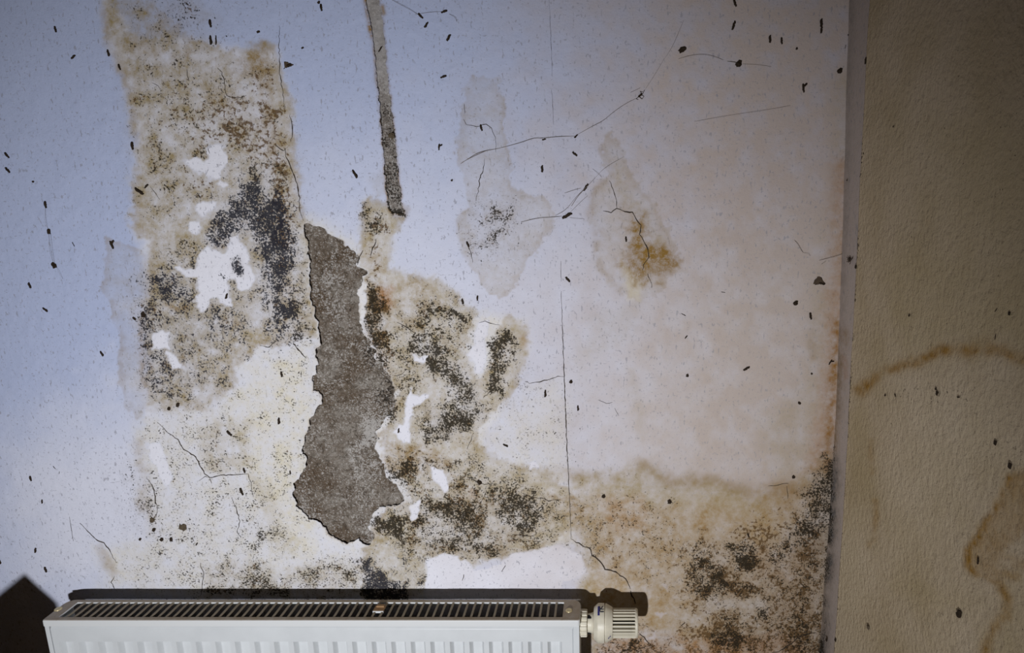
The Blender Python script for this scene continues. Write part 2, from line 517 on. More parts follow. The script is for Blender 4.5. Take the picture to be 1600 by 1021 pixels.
    A('tan', [(740,325),(812,325),(815,380),(742,395)], 0.27, 10, 6, 4, mottle=0.6)
    A('tan', [(940,235),(955,208),(985,262),(1016,318),(1052,372),(1063,410),(1036,452),(1000,474),(968,455),(934,420),(926,392),(934,372),(919,345),(920,310),(943,280)],
      0.24, 5, 11, 7, tide=0.24, tw=7, mottle=0.5)
    L('tide', [(930,375),(928,400),(945,430),(968,452)], 0.40, 6, 3)
    L('tide', [(942,285),(924,305),(920,340),(930,368)], 0.28, 6, 3)
    A('ochre', [(985,350),(1000,345),(1010,372),(1040,380),(1058,395),(1058,418),(1030,440),(1008,430),(990,440),(975,418),(982,390)], 1.0, 14, 10, 8, mottle=0.4)
    A('ochre', [(975,330),(1000,335),(1020,370),(1000,380),(980,365)], 0.30, 16, 8, 6)
    A('tan', [(950,250),(980,290),(1040,370),(1060,420),(1000,450),(975,400),(985,350),(955,310)], 0.44, 16, 9, 6, mottle=0.4)
    A('cream', [(972,410),(1000,430),(998,470),(980,468)], 0.65, 8, 5, 3)
    A('tan', [(925,490),(1000,468),(985,510),(930,560),(905,600),(895,560)], 0.16, 14, 10, 5)
    A('tan', [(978,575),(990,580),(1008,650),(1005,690),(995,670)], 0.20, 8, 5, 3)
    A('tan', [(712,470),(722,468),(724,480),(716,482)], 0.15, 4, 2, 2, tide=0.3, tw=2)
    A('rust', [(815,525),(824,525),(824,545),(816,545)], 0.16, 6, 3, 2)
    # lower right
    A('tan', [(890,775),(900,745),(960,752),(1005,728),(1050,750),(1110,752),(1180,775),(1232,765),(1290,700),(1340,700),(1340,1100),(905,1100),(905,925),(918,890),(890,850)],
      0.66, 16, 12, 8, mottle=0.5)
    A('ochre', [(900,780),(1180,790),(1300,740),(1340,1060),(1060,1060),(1040,960),(920,880)], 0.20, 30, 12, 8, mottle=0.8)
    A('cream', [(895,775),(960,752),(1180,775),(1240,800),(1200,1000),(920,1000)], 0.35, 30, 12, 8, mottle=0.5)
    L('tide', [(1005,728),(1030,742),(1052,756),(1110,750),(1180,772),(1235,765)], 0.40, 12, 5)
    L('tide', [(1020,735),(1050,755)], 0.42, 14, 5)
    L('tide', [(850,738),(880,735),(900,742),(960,752)], 0.25, 10, 5)
    A('rust', [(895,790),(1180,790),(1300,720),(1340,1060),(930,1060),(920,880)], 0.15, 30, 12, 8, mottle=0.8)
    A('rust', [(930,780),(1000,770),(1020,830),(960,850)], 0.26, 14, 9, 6, mottle=0.9)
    A('rust', [(935,1000),(1000,985),(1110,990),(1250,985),(1290,1040),(930,1040)], 0.42, 16, 9, 6, mottle=0.9)
    A('ochre', [(945,860),(1010,855),(1015,910),(960,900)], 0.22, 14, 9, 6, mottle=0.9)
    A('ochre', [(1090,830),(1250,820),(1280,900),(1270,1040),(1090,1040),(1060,930)], 0.36, 26, 12, 8, mottle=0.8)
    A('rust', [(1150,840),(1230,840),(1250,920),(1160,915)], 0.22, 22, 10, 6, mottle=0.8)
    A('tan', [(1275,440),(1300,300),(1300,120),(1360,100),(1360,760),(1210,770),(1190,660),(1262,600)], 0.30, 22, 8, 5, mottle=0.3)
    A('rust', [(1302,250),(1360,250),(1360,740),(1255,745),(1285,600)], 0.30, 16, 6, 4, mottle=0.3)
    L('tide', [(1268,500),(1272,530),(1266,555)], 0.30, 8, 3)
    L('ochre', [(1312,500),(1305,570),(1298,650),(1293,740)], 0.85, 9, 2, 1.5)
    # ochre and rust clouds
    A('ochre', [(362,110),(375,88),(405,72),(426,92),(432,140),(425,170),(445,225),(448,260),(420,240),(402,180),(385,120)], 0.44, 14, 8, 6, mottle=0.8)
    A('ochre', [(300,125),(340,130),(400,150),(410,240),(360,225),(330,180)], 0.20, 16, 8, 6, mottle=0.9)
    L('ochre', [(293,75),(294,88)], 0.35, 5, 2)
    A('tide', [(190,65),(225,55),(245,80),(205,85)], 0.26, 12, 7, 5)
    L('ochre', [(170,440),(168,475),(215,540),(222,600),(245,630),(275,638)], 0.0, 6)
    L('ochre', [(222,500),(218,540),(222,585),(235,615)], 0.36, 6, 4)
    L('ochre', [(258,475),(275,482),(292,480)], 0.55, 5, 4)
    L('ochre', [(256,545),(268,580),(288,575),(285,555)], 0.32, 4, 3)
    L('ochre', [(345,500),(375,505)], 0.3, 8, 4)
    L('ochre', [(330,345),(322,370),(340,388),(360,385)], 0.35, 4, 3)
    A('ochre', [(420,440),(460,430),(470,480),(430,480)], 0.3, 10, 8, 5, mottle=0.8)
    A('ochre', [(574,430),(606,438),(612,480),(604,560),(618,640),(596,640),(588,575),(572,520)], 0.55, 8, 5, 4, mottle=0.7)
    A('rust', [(590,448),(612,448),(614,480),(596,484)], 0.62, 9, 5, 4, mottle=0.4)
    A('ochre', [(580,380),(598,395),(602,430),(572,430)], 0.40, 10, 5, 4, mottle=0.7)
    A('ochre', [(612,445),(665,430),(700,480),(660,500),(648,530),(620,500)], 0.32, 12, 8, 6, mottle=0.8)
    A('ochre', [(600,690),(640,692),(672,695),(700,715),(700,735),(670,735),(650,745),(605,735)], 0.50, 9, 8, 5, mottle=0.8)
    A('ochre', [(660,625),(690,640),(735,690),(720,700),(690,680),(660,650)], 0.22, 12, 8, 5, mottle=0.8)
    A('ochre', [(690,735),(730,750),(722,780),(690,765)], 0.34, 9, 8, 5, mottle=0.8)
    A('ochre', [(635,790),(780,770),(900,772),(900,800),(845,835),(780,872),(700,880),(640,860)], 0.30, 12, 9, 6, mottle=0.9)
    L('ochre', [(860,772),(876,781),(893,778)], 0.7, 4, 3)
    A('ochre', [(755,860),(800,855),(790,872),(760,872)], 0.45, 6, 4, 3)
    A('rust', [(735,765),(745,765),(750,780),(738,778)], 0.3, 6, 3, 2)
    # grey film
    A('grey', [(330,345),(352,325),(378,280),(402,280),(450,340),(462,420),(450,470),(420,440),(388,380),(340,388),(325,365)], 0.26, 10, 8, 6, mottle=0.5)
    A('grey', [(240,430),(280,425),(305,450),(300,475),(262,475),(240,460)], 0.34, 10, 7, 5, mottle=0.6)
    A('grey', [(222,490),(300,480),(350,480),(360,530),(310,560),(325,610),(235,625),(220,560)], 0.24, 14, 9, 6, mottle=0.8)
    A('grey', [(660,640),(700,640),(750,600),(758,650),(700,690),(660,680)], 0.34, 10, 8, 6, mottle=0.5)
    A('grey', [(640,785),(760,775),(840,770),(855,800),(830,845),(780,872),(690,872),(650,850)], 0.26, 14, 9, 6, mottle=0.8)
    A('grey', [(640,530),(700,530),(740,600),(690,600),(645,580)], 0.22, 12, 9, 6, mottle=0.8)
    A('grey', [(1060,860),(1200,845),(1290,730),(1340,730),(1340,1040),(1180,1040),(1080,960)], 0.30, 28, 12, 8, mottle=0.7)
    A('grey', [(1285,720),(1340,640),(1340,900),(1270,900),(1230,850)], 0.46, 20, 8, 6, mottle=0.4)
    A('grey', [(1255,880),(1340,860),(1340,1060),(1240,1060)], 0.36, 24, 8, 6)
    # brown blotches
    A('brown', [(330,150),(380,120),(430,130),(450,230),(470,340),(474,430),(440,420),(430,330),(400,250),(330,235),(300,225),(300,170)], 0.62, 22, 10, 6, mottle=0.6)
    A('brown', [(205,140),(310,120),(340,240),(300,330),(230,330),(215,240)], 0.30, 20, 10, 6, mottle=0.9)
    A('brown', [(300,225),(345,215),(350,310),(300,330),(285,290)], 0.40, 14, 8, 5, mottle=0.6)
    A('brown', [(220,470),(262,470),(275,620),(225,620)], 0.45, 10, 8, 5, mottle=0.7)
    A('brown', [(570,335),(605,340),(602,440),(615,480),(612,650),(590,640),(572,500)], 0.55, 10, 6, 5, mottle=0.7)
    A('brown', [(640,440),(740,490),(740,600),(780,640),(700,690),(640,560)], 0.34, 18, 9, 6, mottle=0.9)
    A('brown', [(600,690),(700,700),(760,760),(850,780),(850,850),(760,880),(640,870),(620,760)], 0.44, 16, 9, 6, mottle=0.9)
    A('brown', [(900,770),(1040,770),(1060,900),(940,920)], 0.34, 26, 9, 6, mottle=0.9)
    A('brown', [(1050,850),(1290,760),(1330,1040),(920,1040),(930,985),(1050,975)], 0.55, 24, 9, 6, mottle=0.7)
    A('brown', [(215,640),(480,640),(470,900),(230,900)], 0.20, 30, 9, 6, mottle=1.0)
    A('brown', [(315,885),(560,885),(560,940),(315,940)], 0.34, 16, 9, 6, mottle=0.9)
    # black mould
    A('mold', [(392,258),(402,268),(408,300),(432,312),(452,345),(462,400),(455,440),(430,470),(412,435),(400,405),(388,375),(384,362),(362,384),(336,388),(325,368),(330,345),(350,328),(362,300),(380,285)], 0.78, 7, 6, 6, mottle=0.2)
    A('mold', [(400,255),(455,320),(474,420),(476,540),(445,535),(415,510),(385,470),(395,440),(440,420)], 0.58, 14, 10, 7, mottle=0.8)
    A('mold', [(418,430),(445,430),(450,490),(430,500),(418,470)], 0.78, 8, 6, 5, mottle=0.5)
    A('mold', [(458,505),(472,505),(474,540),(456,535)], 0.75, 7, 5, 4)
    A('mold', [(232,430),(262,420),(285,432),(302,448),(305,470),(285,478),(250,470),(236,455)], 0.62, 9, 7, 6, mottle=0.5)
    A('mold', [(220,475),(248,465),(258,520),(268,560),(268,622),(236,622),(222,570)], 0.62, 10, 7, 6, mottle=0.7)
    A('mold', [(255,385),(330,372),(312,398),(265,432),(245,430)], 0.42, 12, 8, 6, mottle=0.7)
    A('mold', [(322,470),(352,478),(372,495),(392,510),(360,530),(325,515)], 0.55, 9, 6, 5, mottle=0.7)
    A('mold', [(277,545),(300,550),(325,595),(322,620),(295,628),(275,600)], 0.48, 9, 7, 6, mottle=0.8)
    A('mold', [(366,408),(376,405),(382,420),(376,430),(366,424)], 0.85, 3, 2, 2)
    L('mold', [(376,390),(377,405)], 0.8, 3, 1)
    L('mold', [(342,428),(352,438),(372,445),(392,450)], 0.62, 5, 3)
    A('blue', [(320,262),(470,300),(460,560),(220,640),(215,420),(320,400)], 1.0, 20, 9, 6)
    A('blue', [(560,870),(660,870),(660,940),(560,940)], 0.9, 14)
    A('mold', [(572,432),(590,440),(606,500),(604,580),(620,655),(604,668),(590,640),(586,560),(572,500)], 0.72, 8, 5, 5, mottle=0.6)
    A('mold', [(566,320),(598,338),(594,372),(566,362)], 0.52, 8, 5, 4, mottle=0.7)
    A('mold', [(640,475),(705,465),(732,498),(700,520),(690,545),(645,510)], 0.48, 12, 8, 6, mottle=0.8)
    L('mold', [(705,484),(714,491),(726,502)], 0.98, 5, 2, 1, 0.2)
    A('mold', [(640,525),(668,525),(690,545),(692,575),(700,592),(672,588),(644,570),(636,545)], 0.80, 8, 7, 6, mottle=0.5)
    A('mold', [(690,562),(720,572),(745,615),(756,640),(742,665),(700,683),(662,684),(660,668),(690,645),(705,622),(690,600)], 0.78, 9, 7, 6, mottle=0.5)
    A('mold', [(764,540),(776,522),(800,520),(809,548),(800,575),(784,600),(782,618),(766,612),(770,585),(760,575)], 0.70, 7, 6, 5, mottle=0.5)
    A('mold', [(735,318),(752,316),(760,335),(800,318),(812,345),(806,372),(785,382),(760,378),(745,398),(730,385),(738,350)], 0.50, 10, 7, 6, mottle=0.9)
    L('mold', [(744,320),(750,330)], 0.7, 5, 2)
    L('mold', [(765,325),(778,322)], 0.62, 5, 2)
    L('mold', [(742,390),(760,386)], 0.55, 5, 2)
    A('mold', [(598,725),(640,715),(665,708),(690,730),(660,745),(615,752)], 0.60, 9, 7, 6, mottle=0.7)
    A('mold', [(640,785),(705,775),(760,790),(745,815),(770,840),(782,868),(745,872),(690,868),(650,845)], 0.66, 10, 8, 6, mottle=0.6)
    A('mold', [(770,788),(800,770),(840,772),(855,795),(846,825),(815,838),(785,825)], 0.72, 9, 7, 6, mottle=0.4)
    A('mold', [(582,812),(600,818),(612,806),(634,812),(632,845),(606,840),(586,835)], 0.72, 7, 5, 4, mottle=0.7)
    A('mold', [(560,880),(572,876),(582,890),(606,912),(640,912),(640,945),(566,945)], 0.92, 7, 5, 4, mottle=0.4)
    A('mold', [(640,900),(660,895),(668,870),(672,910),(650,940)], 0.5, 8, 5, 4, mottle=0.8)
    A('mold', [(560,880),(640,860),(650,910),(600,920)], 0.42, 12, 7, 6, mottle=0.9)
    A('mold', [(820,758),(850,755),(866,778),(830,780)], 0.45, 9, 5, 4, mottle=0.9)
    A('mold', [(718,690),(740,700),(745,720),(730,760),(720,720)], 0.42, 8, 6, 5, mottle=1.0)
    # right-hand bottom mould
    A('mold', [(1064,868),(1090,852),(1112,850),(1128,880),(1145,930),(1130,960),(1100,950),(1072,925)], 0.60, 12, 8, 6, mottle=0.7)
    A('mold', [(1142,855),(1165,848),(1182,856),(1186,880),(1168,895),(1148,888)], 0.82, 8, 6, 5, mottle=0.4)
    A('mold', [(1190,870),(1215,850),(1240,810),(1275,760),(1290,722),(1312,722),(1312,800),(1270,845),(1240,850),(1215,890)], 0.72, 12, 7, 6, mottle=0.5)
    A('mold', [(1180,940),(1200,932),(1205,955),(1195,972),(1182,965)], 0.78, 7, 5, 4, mottle=0.5)
    A('mold', [(1080,900),(1180,880),(1310,850),(1310,1040),(1120,1040),(1110,960)], 0.42, 24, 9, 6, mottle=0.9)
    A('mold', [(1110,985),(1150,980),(1165,1005),(1130,1015)], 0.62, 9, 6, 5, mottle=0.6)
    A('mold', [(930,1005),(1000,985),(1060,1000),(1060,1040),(930,1040)], 0.50, 14, 8, 6, mottle=0.8)
    L('mold', [(1308,700),(1300,780),(1294,880),(1284,1030)], 0.65, 9, 2)
    L('grey', [(1306,690),(1300,780),(1294,880),(1284,1030)], 0.6, 10, 2)
    # thinner growth that ties the colonies together
    A('mold', [(615,470),(740,485),(765,640),(745,690),(640,690),(600,560)], 0.40, 16, 9, 6, mottle=0.9)
    A('mold', [(212,420),(330,380),(400,480),(385,560),(330,640),(225,640)], 0.38, 18, 9, 6, mottle=0.9)
    A('mold', [(600,700),(760,720),(895,775),(870,850),(660,890),(590,850)], 0.44, 18, 9, 6, mottle=0.8)
    A('mold', [(380,230),(450,240),(470,340),(470,520),(400,500),(390,300)], 0.42, 16, 9, 6, mottle=0.8)
    A('brown', [(370,120),(430,110),(455,220),(474,340),(472,430),(430,400),(400,280),(360,220)], 0.60, 20, 9, 6, mottle=0.7)
    # sparse specks
    for poly, v in (([(180,-30),(300,-30),(330,50),(290,120),(215,120),(195,60)], 0.30), ([(215,120),(340,100),(420,120),(450,260),(340,330),(230,350),(212,240)], 0.32),
                    ([(225,640),(490,560),(480,860),(560,930),(170,930),(230,830)], 0.30), ([(255,770),(300,760),(330,840),(270,850)], 0.42),
                    ([(310,660),(395,655),(395,720),(330,725)], 0.40), ([(370,800),(455,820),(450,880),(380,870)], 0.48),
                    ([(318,885),(560,885),(560,940),(318,940)], 0.46), ([(208,740),(250,745),(250,830),(212,815)], 0.50),
                    ([(880,760),(1060,770),(1080,930),(900,880)], 0.30), ([(640,430),(900,640),(900,760),(760,760)], 0.22),
                    ([(420,500),(500,480),(490,620),(420,600)], 0.30)):
        A('mold', poly, v, 22, 10, 6, mottle=0.9)
    # fibres along the two tears
    # white flakes that cover everything
    whites = [[(290,254),(308,249),(318,258),(326,250),(325,235),(333,224),(346,226),(351,252),(347,274),(337,279),(322,268),(306,265)],
              [(348,276),(361,284),(352,296),(345,286)], [(303,316),(318,313),(341,311),(330,328),(318,338),(306,326)],
              [(296,348),(314,344),(316,354),(304,364),(295,358)],
              [(276,421),(299,423),(313,398),(323,389),(352,391),(368,372),(376,368),(382,381),(392,403),(387,412),(394,421),(396,441),(390,456),(376,455),(369,442),(355,440),(357,453),(360,476),(350,478),(339,470),(327,472),(322,490),(313,490),(304,474),(311,458),(306,440),(295,437)],
              [(630,662),(632,632),(640,606),(648,616),(672,621),(663,630),(645,640),(642,662),(646,693),(632,690),(614,676),(622,664)],
              [(744,505),(762,504),(758,545),(753,586),(742,588),(738,565),(728,552),(740,540)],
              [(668,880),(690,868),(716,870),(745,890),(785,884),(800,870),(830,862),(850,852),(880,856),(902,868),(915,892),(904,902),(880,912),(868,940),(664,940)],
              [(226,690),(252,688),(270,742),(266,764),(245,745),(232,712)], [(823,728),(832,724),(838,731),(828,735)],
              [(256,545),(268,550),(286,576),(270,580)], [(640,555),(668,560),(660,572),(645,568)], [(560,440),(572,436),(574,470),(566,515),(560,500)],
              [(1036,912),(1050,910),(1046,922)], [(1026,955),(1046,953),(1036,961)], [(670,730),(690,738),(700,770),(690,772),(676,752)],
              [(1010,1000),(1030,985),(1026,1008)], [(640,790),(655,786),(658,806),(644,812)], [(235,525),(262,520),(266,545),(240,548)]]
    i3 = cv.w3
    for w in whites:
        for k in ('tan', 'tide', 'ochre', 'rust', 'grey', 'brown', 'mold', 'cream'):
            A(k, w, 0.97, 2.2, 6, 4, op='clear')
        A('flake', w, 1.0, 2.2, 6, 4)
    # the flake keeps one dark island
    A('mold', [(366,405),(375,402),(382,420),(377,430),(366,424)], 0.9, 3, 2, 2)
    A('grey', [(366,405),(375,402),(382,420),(377,430),(366,424)], 0.6, 3, 2, 2)
    L('mold', [(343,428),(352,437),(364,442)], 0.7, 4, 2)

# ------------------------------------------------------------------ back wall
ZTOP, XL = 2.15, -2.3
GR = 0.0018
fx = np.arange(-1.24, 0.3911, GR)
xs = np.concatenate([np.linspace(XL, -1.24, 24)[:-1], fx, [0.392]])
fz = np.arange(0.56, 1.79, GR)
zs = np.concatenate([np.linspace(0.0, 0.56, 20)[:-1], fz, np.linspace(1.79, ZTOP, 10)])
P, Q = grid_mesh(xs, zs, lambda X, Z: np.stack([X, np.zeros_like(X), Z], 1))
P[:, 0] += (xc(P[:, 2]) - 0.392) * sstep(0.15, 0.392, P[:, 0])
px, py = to_px(P[:, 0], P[:, 1], P[:, 2])
ha, hb = hole_sd(px, py)
hs = np.minimum(ha, hb)
qc = hs[Q].mean(1)
Qk = Q[qc > 0]
# pull the vertices along the tear on to the tear line
cnt = np.zeros(len(P), int); np.add.at(cnt, Qk.ravel(), 1)
edge = np.nonzero((cnt > 0) & (cnt < 4) & (np.abs(hs) < 5))[0]
nx, nz = len(xs), len(zs)
G = hs.reshape(nz, nx)
gz, gx = np.gradient(G)
gx = gx.ravel(); gz = gz.ravel()
g2 = gx * gx + gz * gz + 1e-6
step_x = np.gradient(P[:, 0].reshape(nz, nx), axis=1).ravel(); step_z = np.gradient(P[:, 2].reshape(nz, nx), axis=0).ravel()
mv = np.clip(-hs / g2, -1.2, 1.2)
P[edge, 0] += (mv * gx * step_x)[edge] * 0.9
P[edge, 2] += (mv * gz * step_z)[edge] * 0.9
px, py = to_px(P[:, 0], P[:, 1], P[:, 2])
P[:, 1] = relief(px, py, ha, hb)
# torn rim: turn the boundary edges back into the wall
e = np.concatenate([Qk[:, [0, 1]], Qk[:, [1, 2]], Qk[:, [2, 3]], Qk[:, [3, 0]]])
key_e = np.sort(e, 1); code = key_e[:, 0].astype(np.int64) * len(P) + key_e[:, 1]
u, first, n_ = np.unique(code, return_index=True, return_counts=True)
be = e[first[n_ == 1]]
be = be[(np.abs(hs[be[:, 0]]) < 6) & (np.abs(hs[be[:, 1]]) < 6)]
bv = np.unique(be)
mp = -np.ones(len(P), int); mp[bv] = len(P) + np.arange(len(bv))
Pr = P[bv].copy(); Pr[:, 1] += 0.0014
rim = np.stack([be[:, 1], be[:, 0], mp[be[:, 0]], mp[be[:, 1]]], 1)
cv = Canvas(px, py)
paint_back(cv)
# rims: pale torn paper round the patch, brown mould along the chase
rim_w = np.exp(-(np.maximum(ha, 0) / 2.2) ** 2) * sstep(-0.35, 0.25, fbm(px, py, 30, 301, 2))
lefty = (px < 575).astype(np.float32)
for k in ('tan', 'tide', 'ochre', 'rust', 'grey', 'brown', 'mold'):
    cv.get(k)[:] *= (1 - 0.9 * rim_w * np.where(lefty > 0, 1, 0.6))
cv.get('cream')[:] = np.maximum(cv.get('cream'), 0.45 * np.exp(-(np.maximum(ha, 0) / 14) ** 2))
cv.get('ochre')[:] = np.maximum(cv.get('ochre'), 0.55 * np.exp(-((np.maximum(ha, 0)) / 1.6) ** 2) * sstep(0.0, 0.5, fbm(px, py, 22, 321, 2)))
ch = np.exp(-(np.maximum(hb, 0) / 2.6) ** 2)
chn = np.clip(0.75 + 0.6 * fbm(px, py, 24, 331, 3), 0, 1.2) * sstep(-120, 140, py)
cv.get('ochre')[:] = np.maximum(cv.get('ochre'), 1.0 * ch * np.maximum(chn, 0.5))
cv.get('mold')[:] = np.maximum(cv.get('mold'), 0.95 * np.exp(-(np.maximum(hb, 0) / 2.0) ** 2) * chn)
cv.line('ochre', [(574,0),(575,25),(577,42),(582,60)], 0.75, 4.5, 2, 1)
cv.line('tide', [(584,70),(588,110),(590,130)], 0.35, 4, 2, 1)
cv.line('tide', [(598,10),(600,20)], 0.7, 4, 1, 1)
cv.area('tide', [(628,318),(640,322),(643,330),(634,340),(620,345),(610,338),(606,326)], 0.34, 3, 2, 2)
cv.area('tan', [(575,280),(602,262),(606,300),(590,310)], 0.20, 6, 4, 3)
cv.area('mold', [(610,331),(632,331),(634,338),(612,337)], 0.9, 3, 1, 1)
ALLK = ('tan', 'tide', 'ochre', 'rust', 'grey', 'brown', 'mold', 'cream', 'blue', 'flake', 'dirt')

wall_back = bpy.data.objects.new('wall_back', box_mesh(XL, 0.50, 0.009, 0.16, 0.0, ZTOP))
wall_back.data.materials.append(M_brick)
link(wall_back)
tag(wall_back, 'white papered wall with brown damp stains, black mould and a torn bare patch', kind='structure')
Pall = np.concatenate([P, Pr]); Qall = np.concatenate([Qk, rim])
used = np.zeros(len(Pall), bool); used[Qall.ravel()] = True
remap = np.cumsum(used) - 1
me = mesh_from(Pall[used], remap[Qall])
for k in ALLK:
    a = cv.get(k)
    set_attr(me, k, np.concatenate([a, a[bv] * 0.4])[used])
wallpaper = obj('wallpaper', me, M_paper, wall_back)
wallpaper['label'] = 'white woodchip wallpaper, stained and torn'

# bare plaster seen through the tears
def plaster_part(name, poly, pad, y0, is_chase):
    pts = [at_y(a, b) for a, b in poly]
    x0, x1 = min(p.x for p in pts) - pad, max(p.x for p in pts) + pad
    z0, z1 = min(p.z for p in pts) - pad, max(p.z for p in pts) + pad
    X = np.arange(x0, x1, 0.0024); Z = np.arange(z0, min(z1, ZTOP - 0.01), 0.0024)
    Pp, Qp = grid_mesh(X, Z, lambda a, b: np.stack([a, np.full_like(a, y0), b], 1))
    qx, qy = to_px(Pp[:, 0], Pp[:, 1], Pp[:, 2])
    Pp[:, 1] += 0.0012 * fbm(qx, qy, 30, 401, 4) + 0.0006 * fbm(qx, qy, 6, 411, 2)
    mm = mesh_from(Pp, Qp)
    c2 = Canvas(qx, qy, 3)
    if is_chase:
        c2.get('painted')[:] = 0.25 + 0.75 * sstep(200, 60, qy + 14 * c2.w1)
        c2.get('pale')[:] = 0.55
        c2.get('mold')[:] = 0.12 + 0.42 * sstep(120, 200, qy) * np.clip(1 + c2.w4, 0, 1.5)
        c2.area('mold', [(606,326),(634,326),(636,340),(606,340)], 0.95, 4, 1, 1)
        c2.area('mold', [(598,168),(606,166),(608,182),(600,184)], 0.8, 5, 2, 1)
    else:
        c2.get('pale')[:] = np.clip(0.46 + 0.30 * c2.w1, 0.1, 0.85)
        c2.area('pale', [(495,380),(545,395),(550,470),(520,500),(500,440)], 0.66, 20, mottle=0.6)
        c2.area('pale', [(560,640),(610,640),(600,700),(590,790),(560,800),(540,700)], 0.80, 22, mottle=0.6)
        c2.get('mold')[:] = 0.14
        c2.area('mold', [(566,420),(590,430),(600,560),(625,600),(625,660),(600,640),(575,560),(568,500)], 0.55, 12, mottle=0.7)
        c2.get('painted')[:] = 0
    for k in ('painted', 'pale', 'mold'):
        set_attr(mm, k, c2.get(k))
    return obj(name, mm, M_plaster, wall_back)

plaster_part('bare_plaster', HOLE, 0.03, 0.0055, False)['label'] = 'rough grey plaster where the paper has come off'
plaster_part('plaster_chase', CHASE, 0.012, 0.0030, True)['label'] = 'narrow grey channel scraped into the wall'

# ------------------------------------------------------------------ right wall
def rw_pos(Yv, Zv, off=0.0):
    return np.stack([xc(Zv) - off, Yv, Zv], 1)

strip_edge = [at_right(1362, 0), at_right(1345, 340), at_right(1329, 640), at_right(1306, 1021)]
_sz = [p.z for p in strip_edge][::-1]; _sy = [p.y for p in strip_edge][::-1]
def y_strip(z): return np.interp(z, _sz, _sy)

me = box_mesh(0.0, 0.12, -2.4, 0.16, 0.0, ZTOP)
wall_right = bpy.data.objects.new('wall_right', me); me.materials.append(M_brick)
wall_right.location = (0.405, 0, 0)
link(wall_right)
tag(wall_right, 'yellowed side wall with brown water tide marks right of the corner', kind='structure')

def right_sheet(name, mat, ys_fn, n_y, zs_, off, paint, lip):
    t = np.linspace(0, 1, n_y)
    TT, ZZ = np.meshgrid(t, zs_)
    T, Z = TT.ravel(), ZZ.ravel()
    Y = ys_fn(T, Z)
    Pp = rw_pos(Y, Z)
    qx, qy = to_px(Pp[:, 0], Pp[:, 1], Pp[:, 2])
    Pp[:, 0] -= off(T, qx, qy)
    idx = np.arange(len(T)).reshape(len(zs_), n_y)
    q = np.stack([idx[:-1, :-1].ravel(), idx[1:, :-1].ravel(), idx[1:, 1:].ravel(), idx[:-1, 1:].ravel()], 1)
    c = Canvas(qx, qy, 5)
    paint(c)
    if lip:                                  # turned-back edge of the sheet
        b = idx[:, 0]
        Pl = Pp[b].copy(); Pl[:, 0] += 0.0016
        k = len(Pp) + np.arange(len(b))
        q = np.concatenate([q, np.stack([b[:-1], k[:-1], k[1:], b[1:]], 1)])
        Pp = np.concatenate([Pp, Pl])
    mm = mesh_from(Pp, q)
    for k_ in c.m:
        a = c.m[k_]
        set_attr(mm, k_, np.concatenate([a, a[idx[:, 0]]]) if lip else a)
    o = obj(name, mm, mat)
    o.parent = wall_right
    o.matrix_parent_inverse = Matrix.Translation((-0.405, 0, 0))
    return o

zr = np.concatenate([np.linspace(0, 0.5, 14)[:-1], np.arange(0.5, 1.95, 0.004), np.linspace(1.95, ZTOP, 5)])

def paint_strip(c):
    for k in ALLK: c.get(k)
    c.get('tan')[:] = 0.22
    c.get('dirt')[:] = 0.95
    c.area('tan', [(1300,420),(1345,420),(1330,700),(1290,1040),(1270,1040),(1290,700)], 0.22, 12, 3, 2, mottle=0.4)
    c.line('ochre', [(1318,520),(1304,620),(1300,720),(1296,820),(1288,930),(1282,1030)], 0.75, 9, 2, 1)
    c.line('grey', [(1304,720),(1300,820),(1292,930),(1286,1040)], 0.85, 9, 2, 1)
    c.line('grey', [(1330,0),(1322,340),(1308,650)], 0.28, 6, 1, 1)  # shade of the rounded corner, painted as a faint grey line
    c.line('rust', [(1320,560),(1322,590)], 0.25, 4, 1, 1)
    c.line('mold', [(1302,700),(1297,820),(1290,930),(1284,1030)], 0.60, 8, 2, 1)

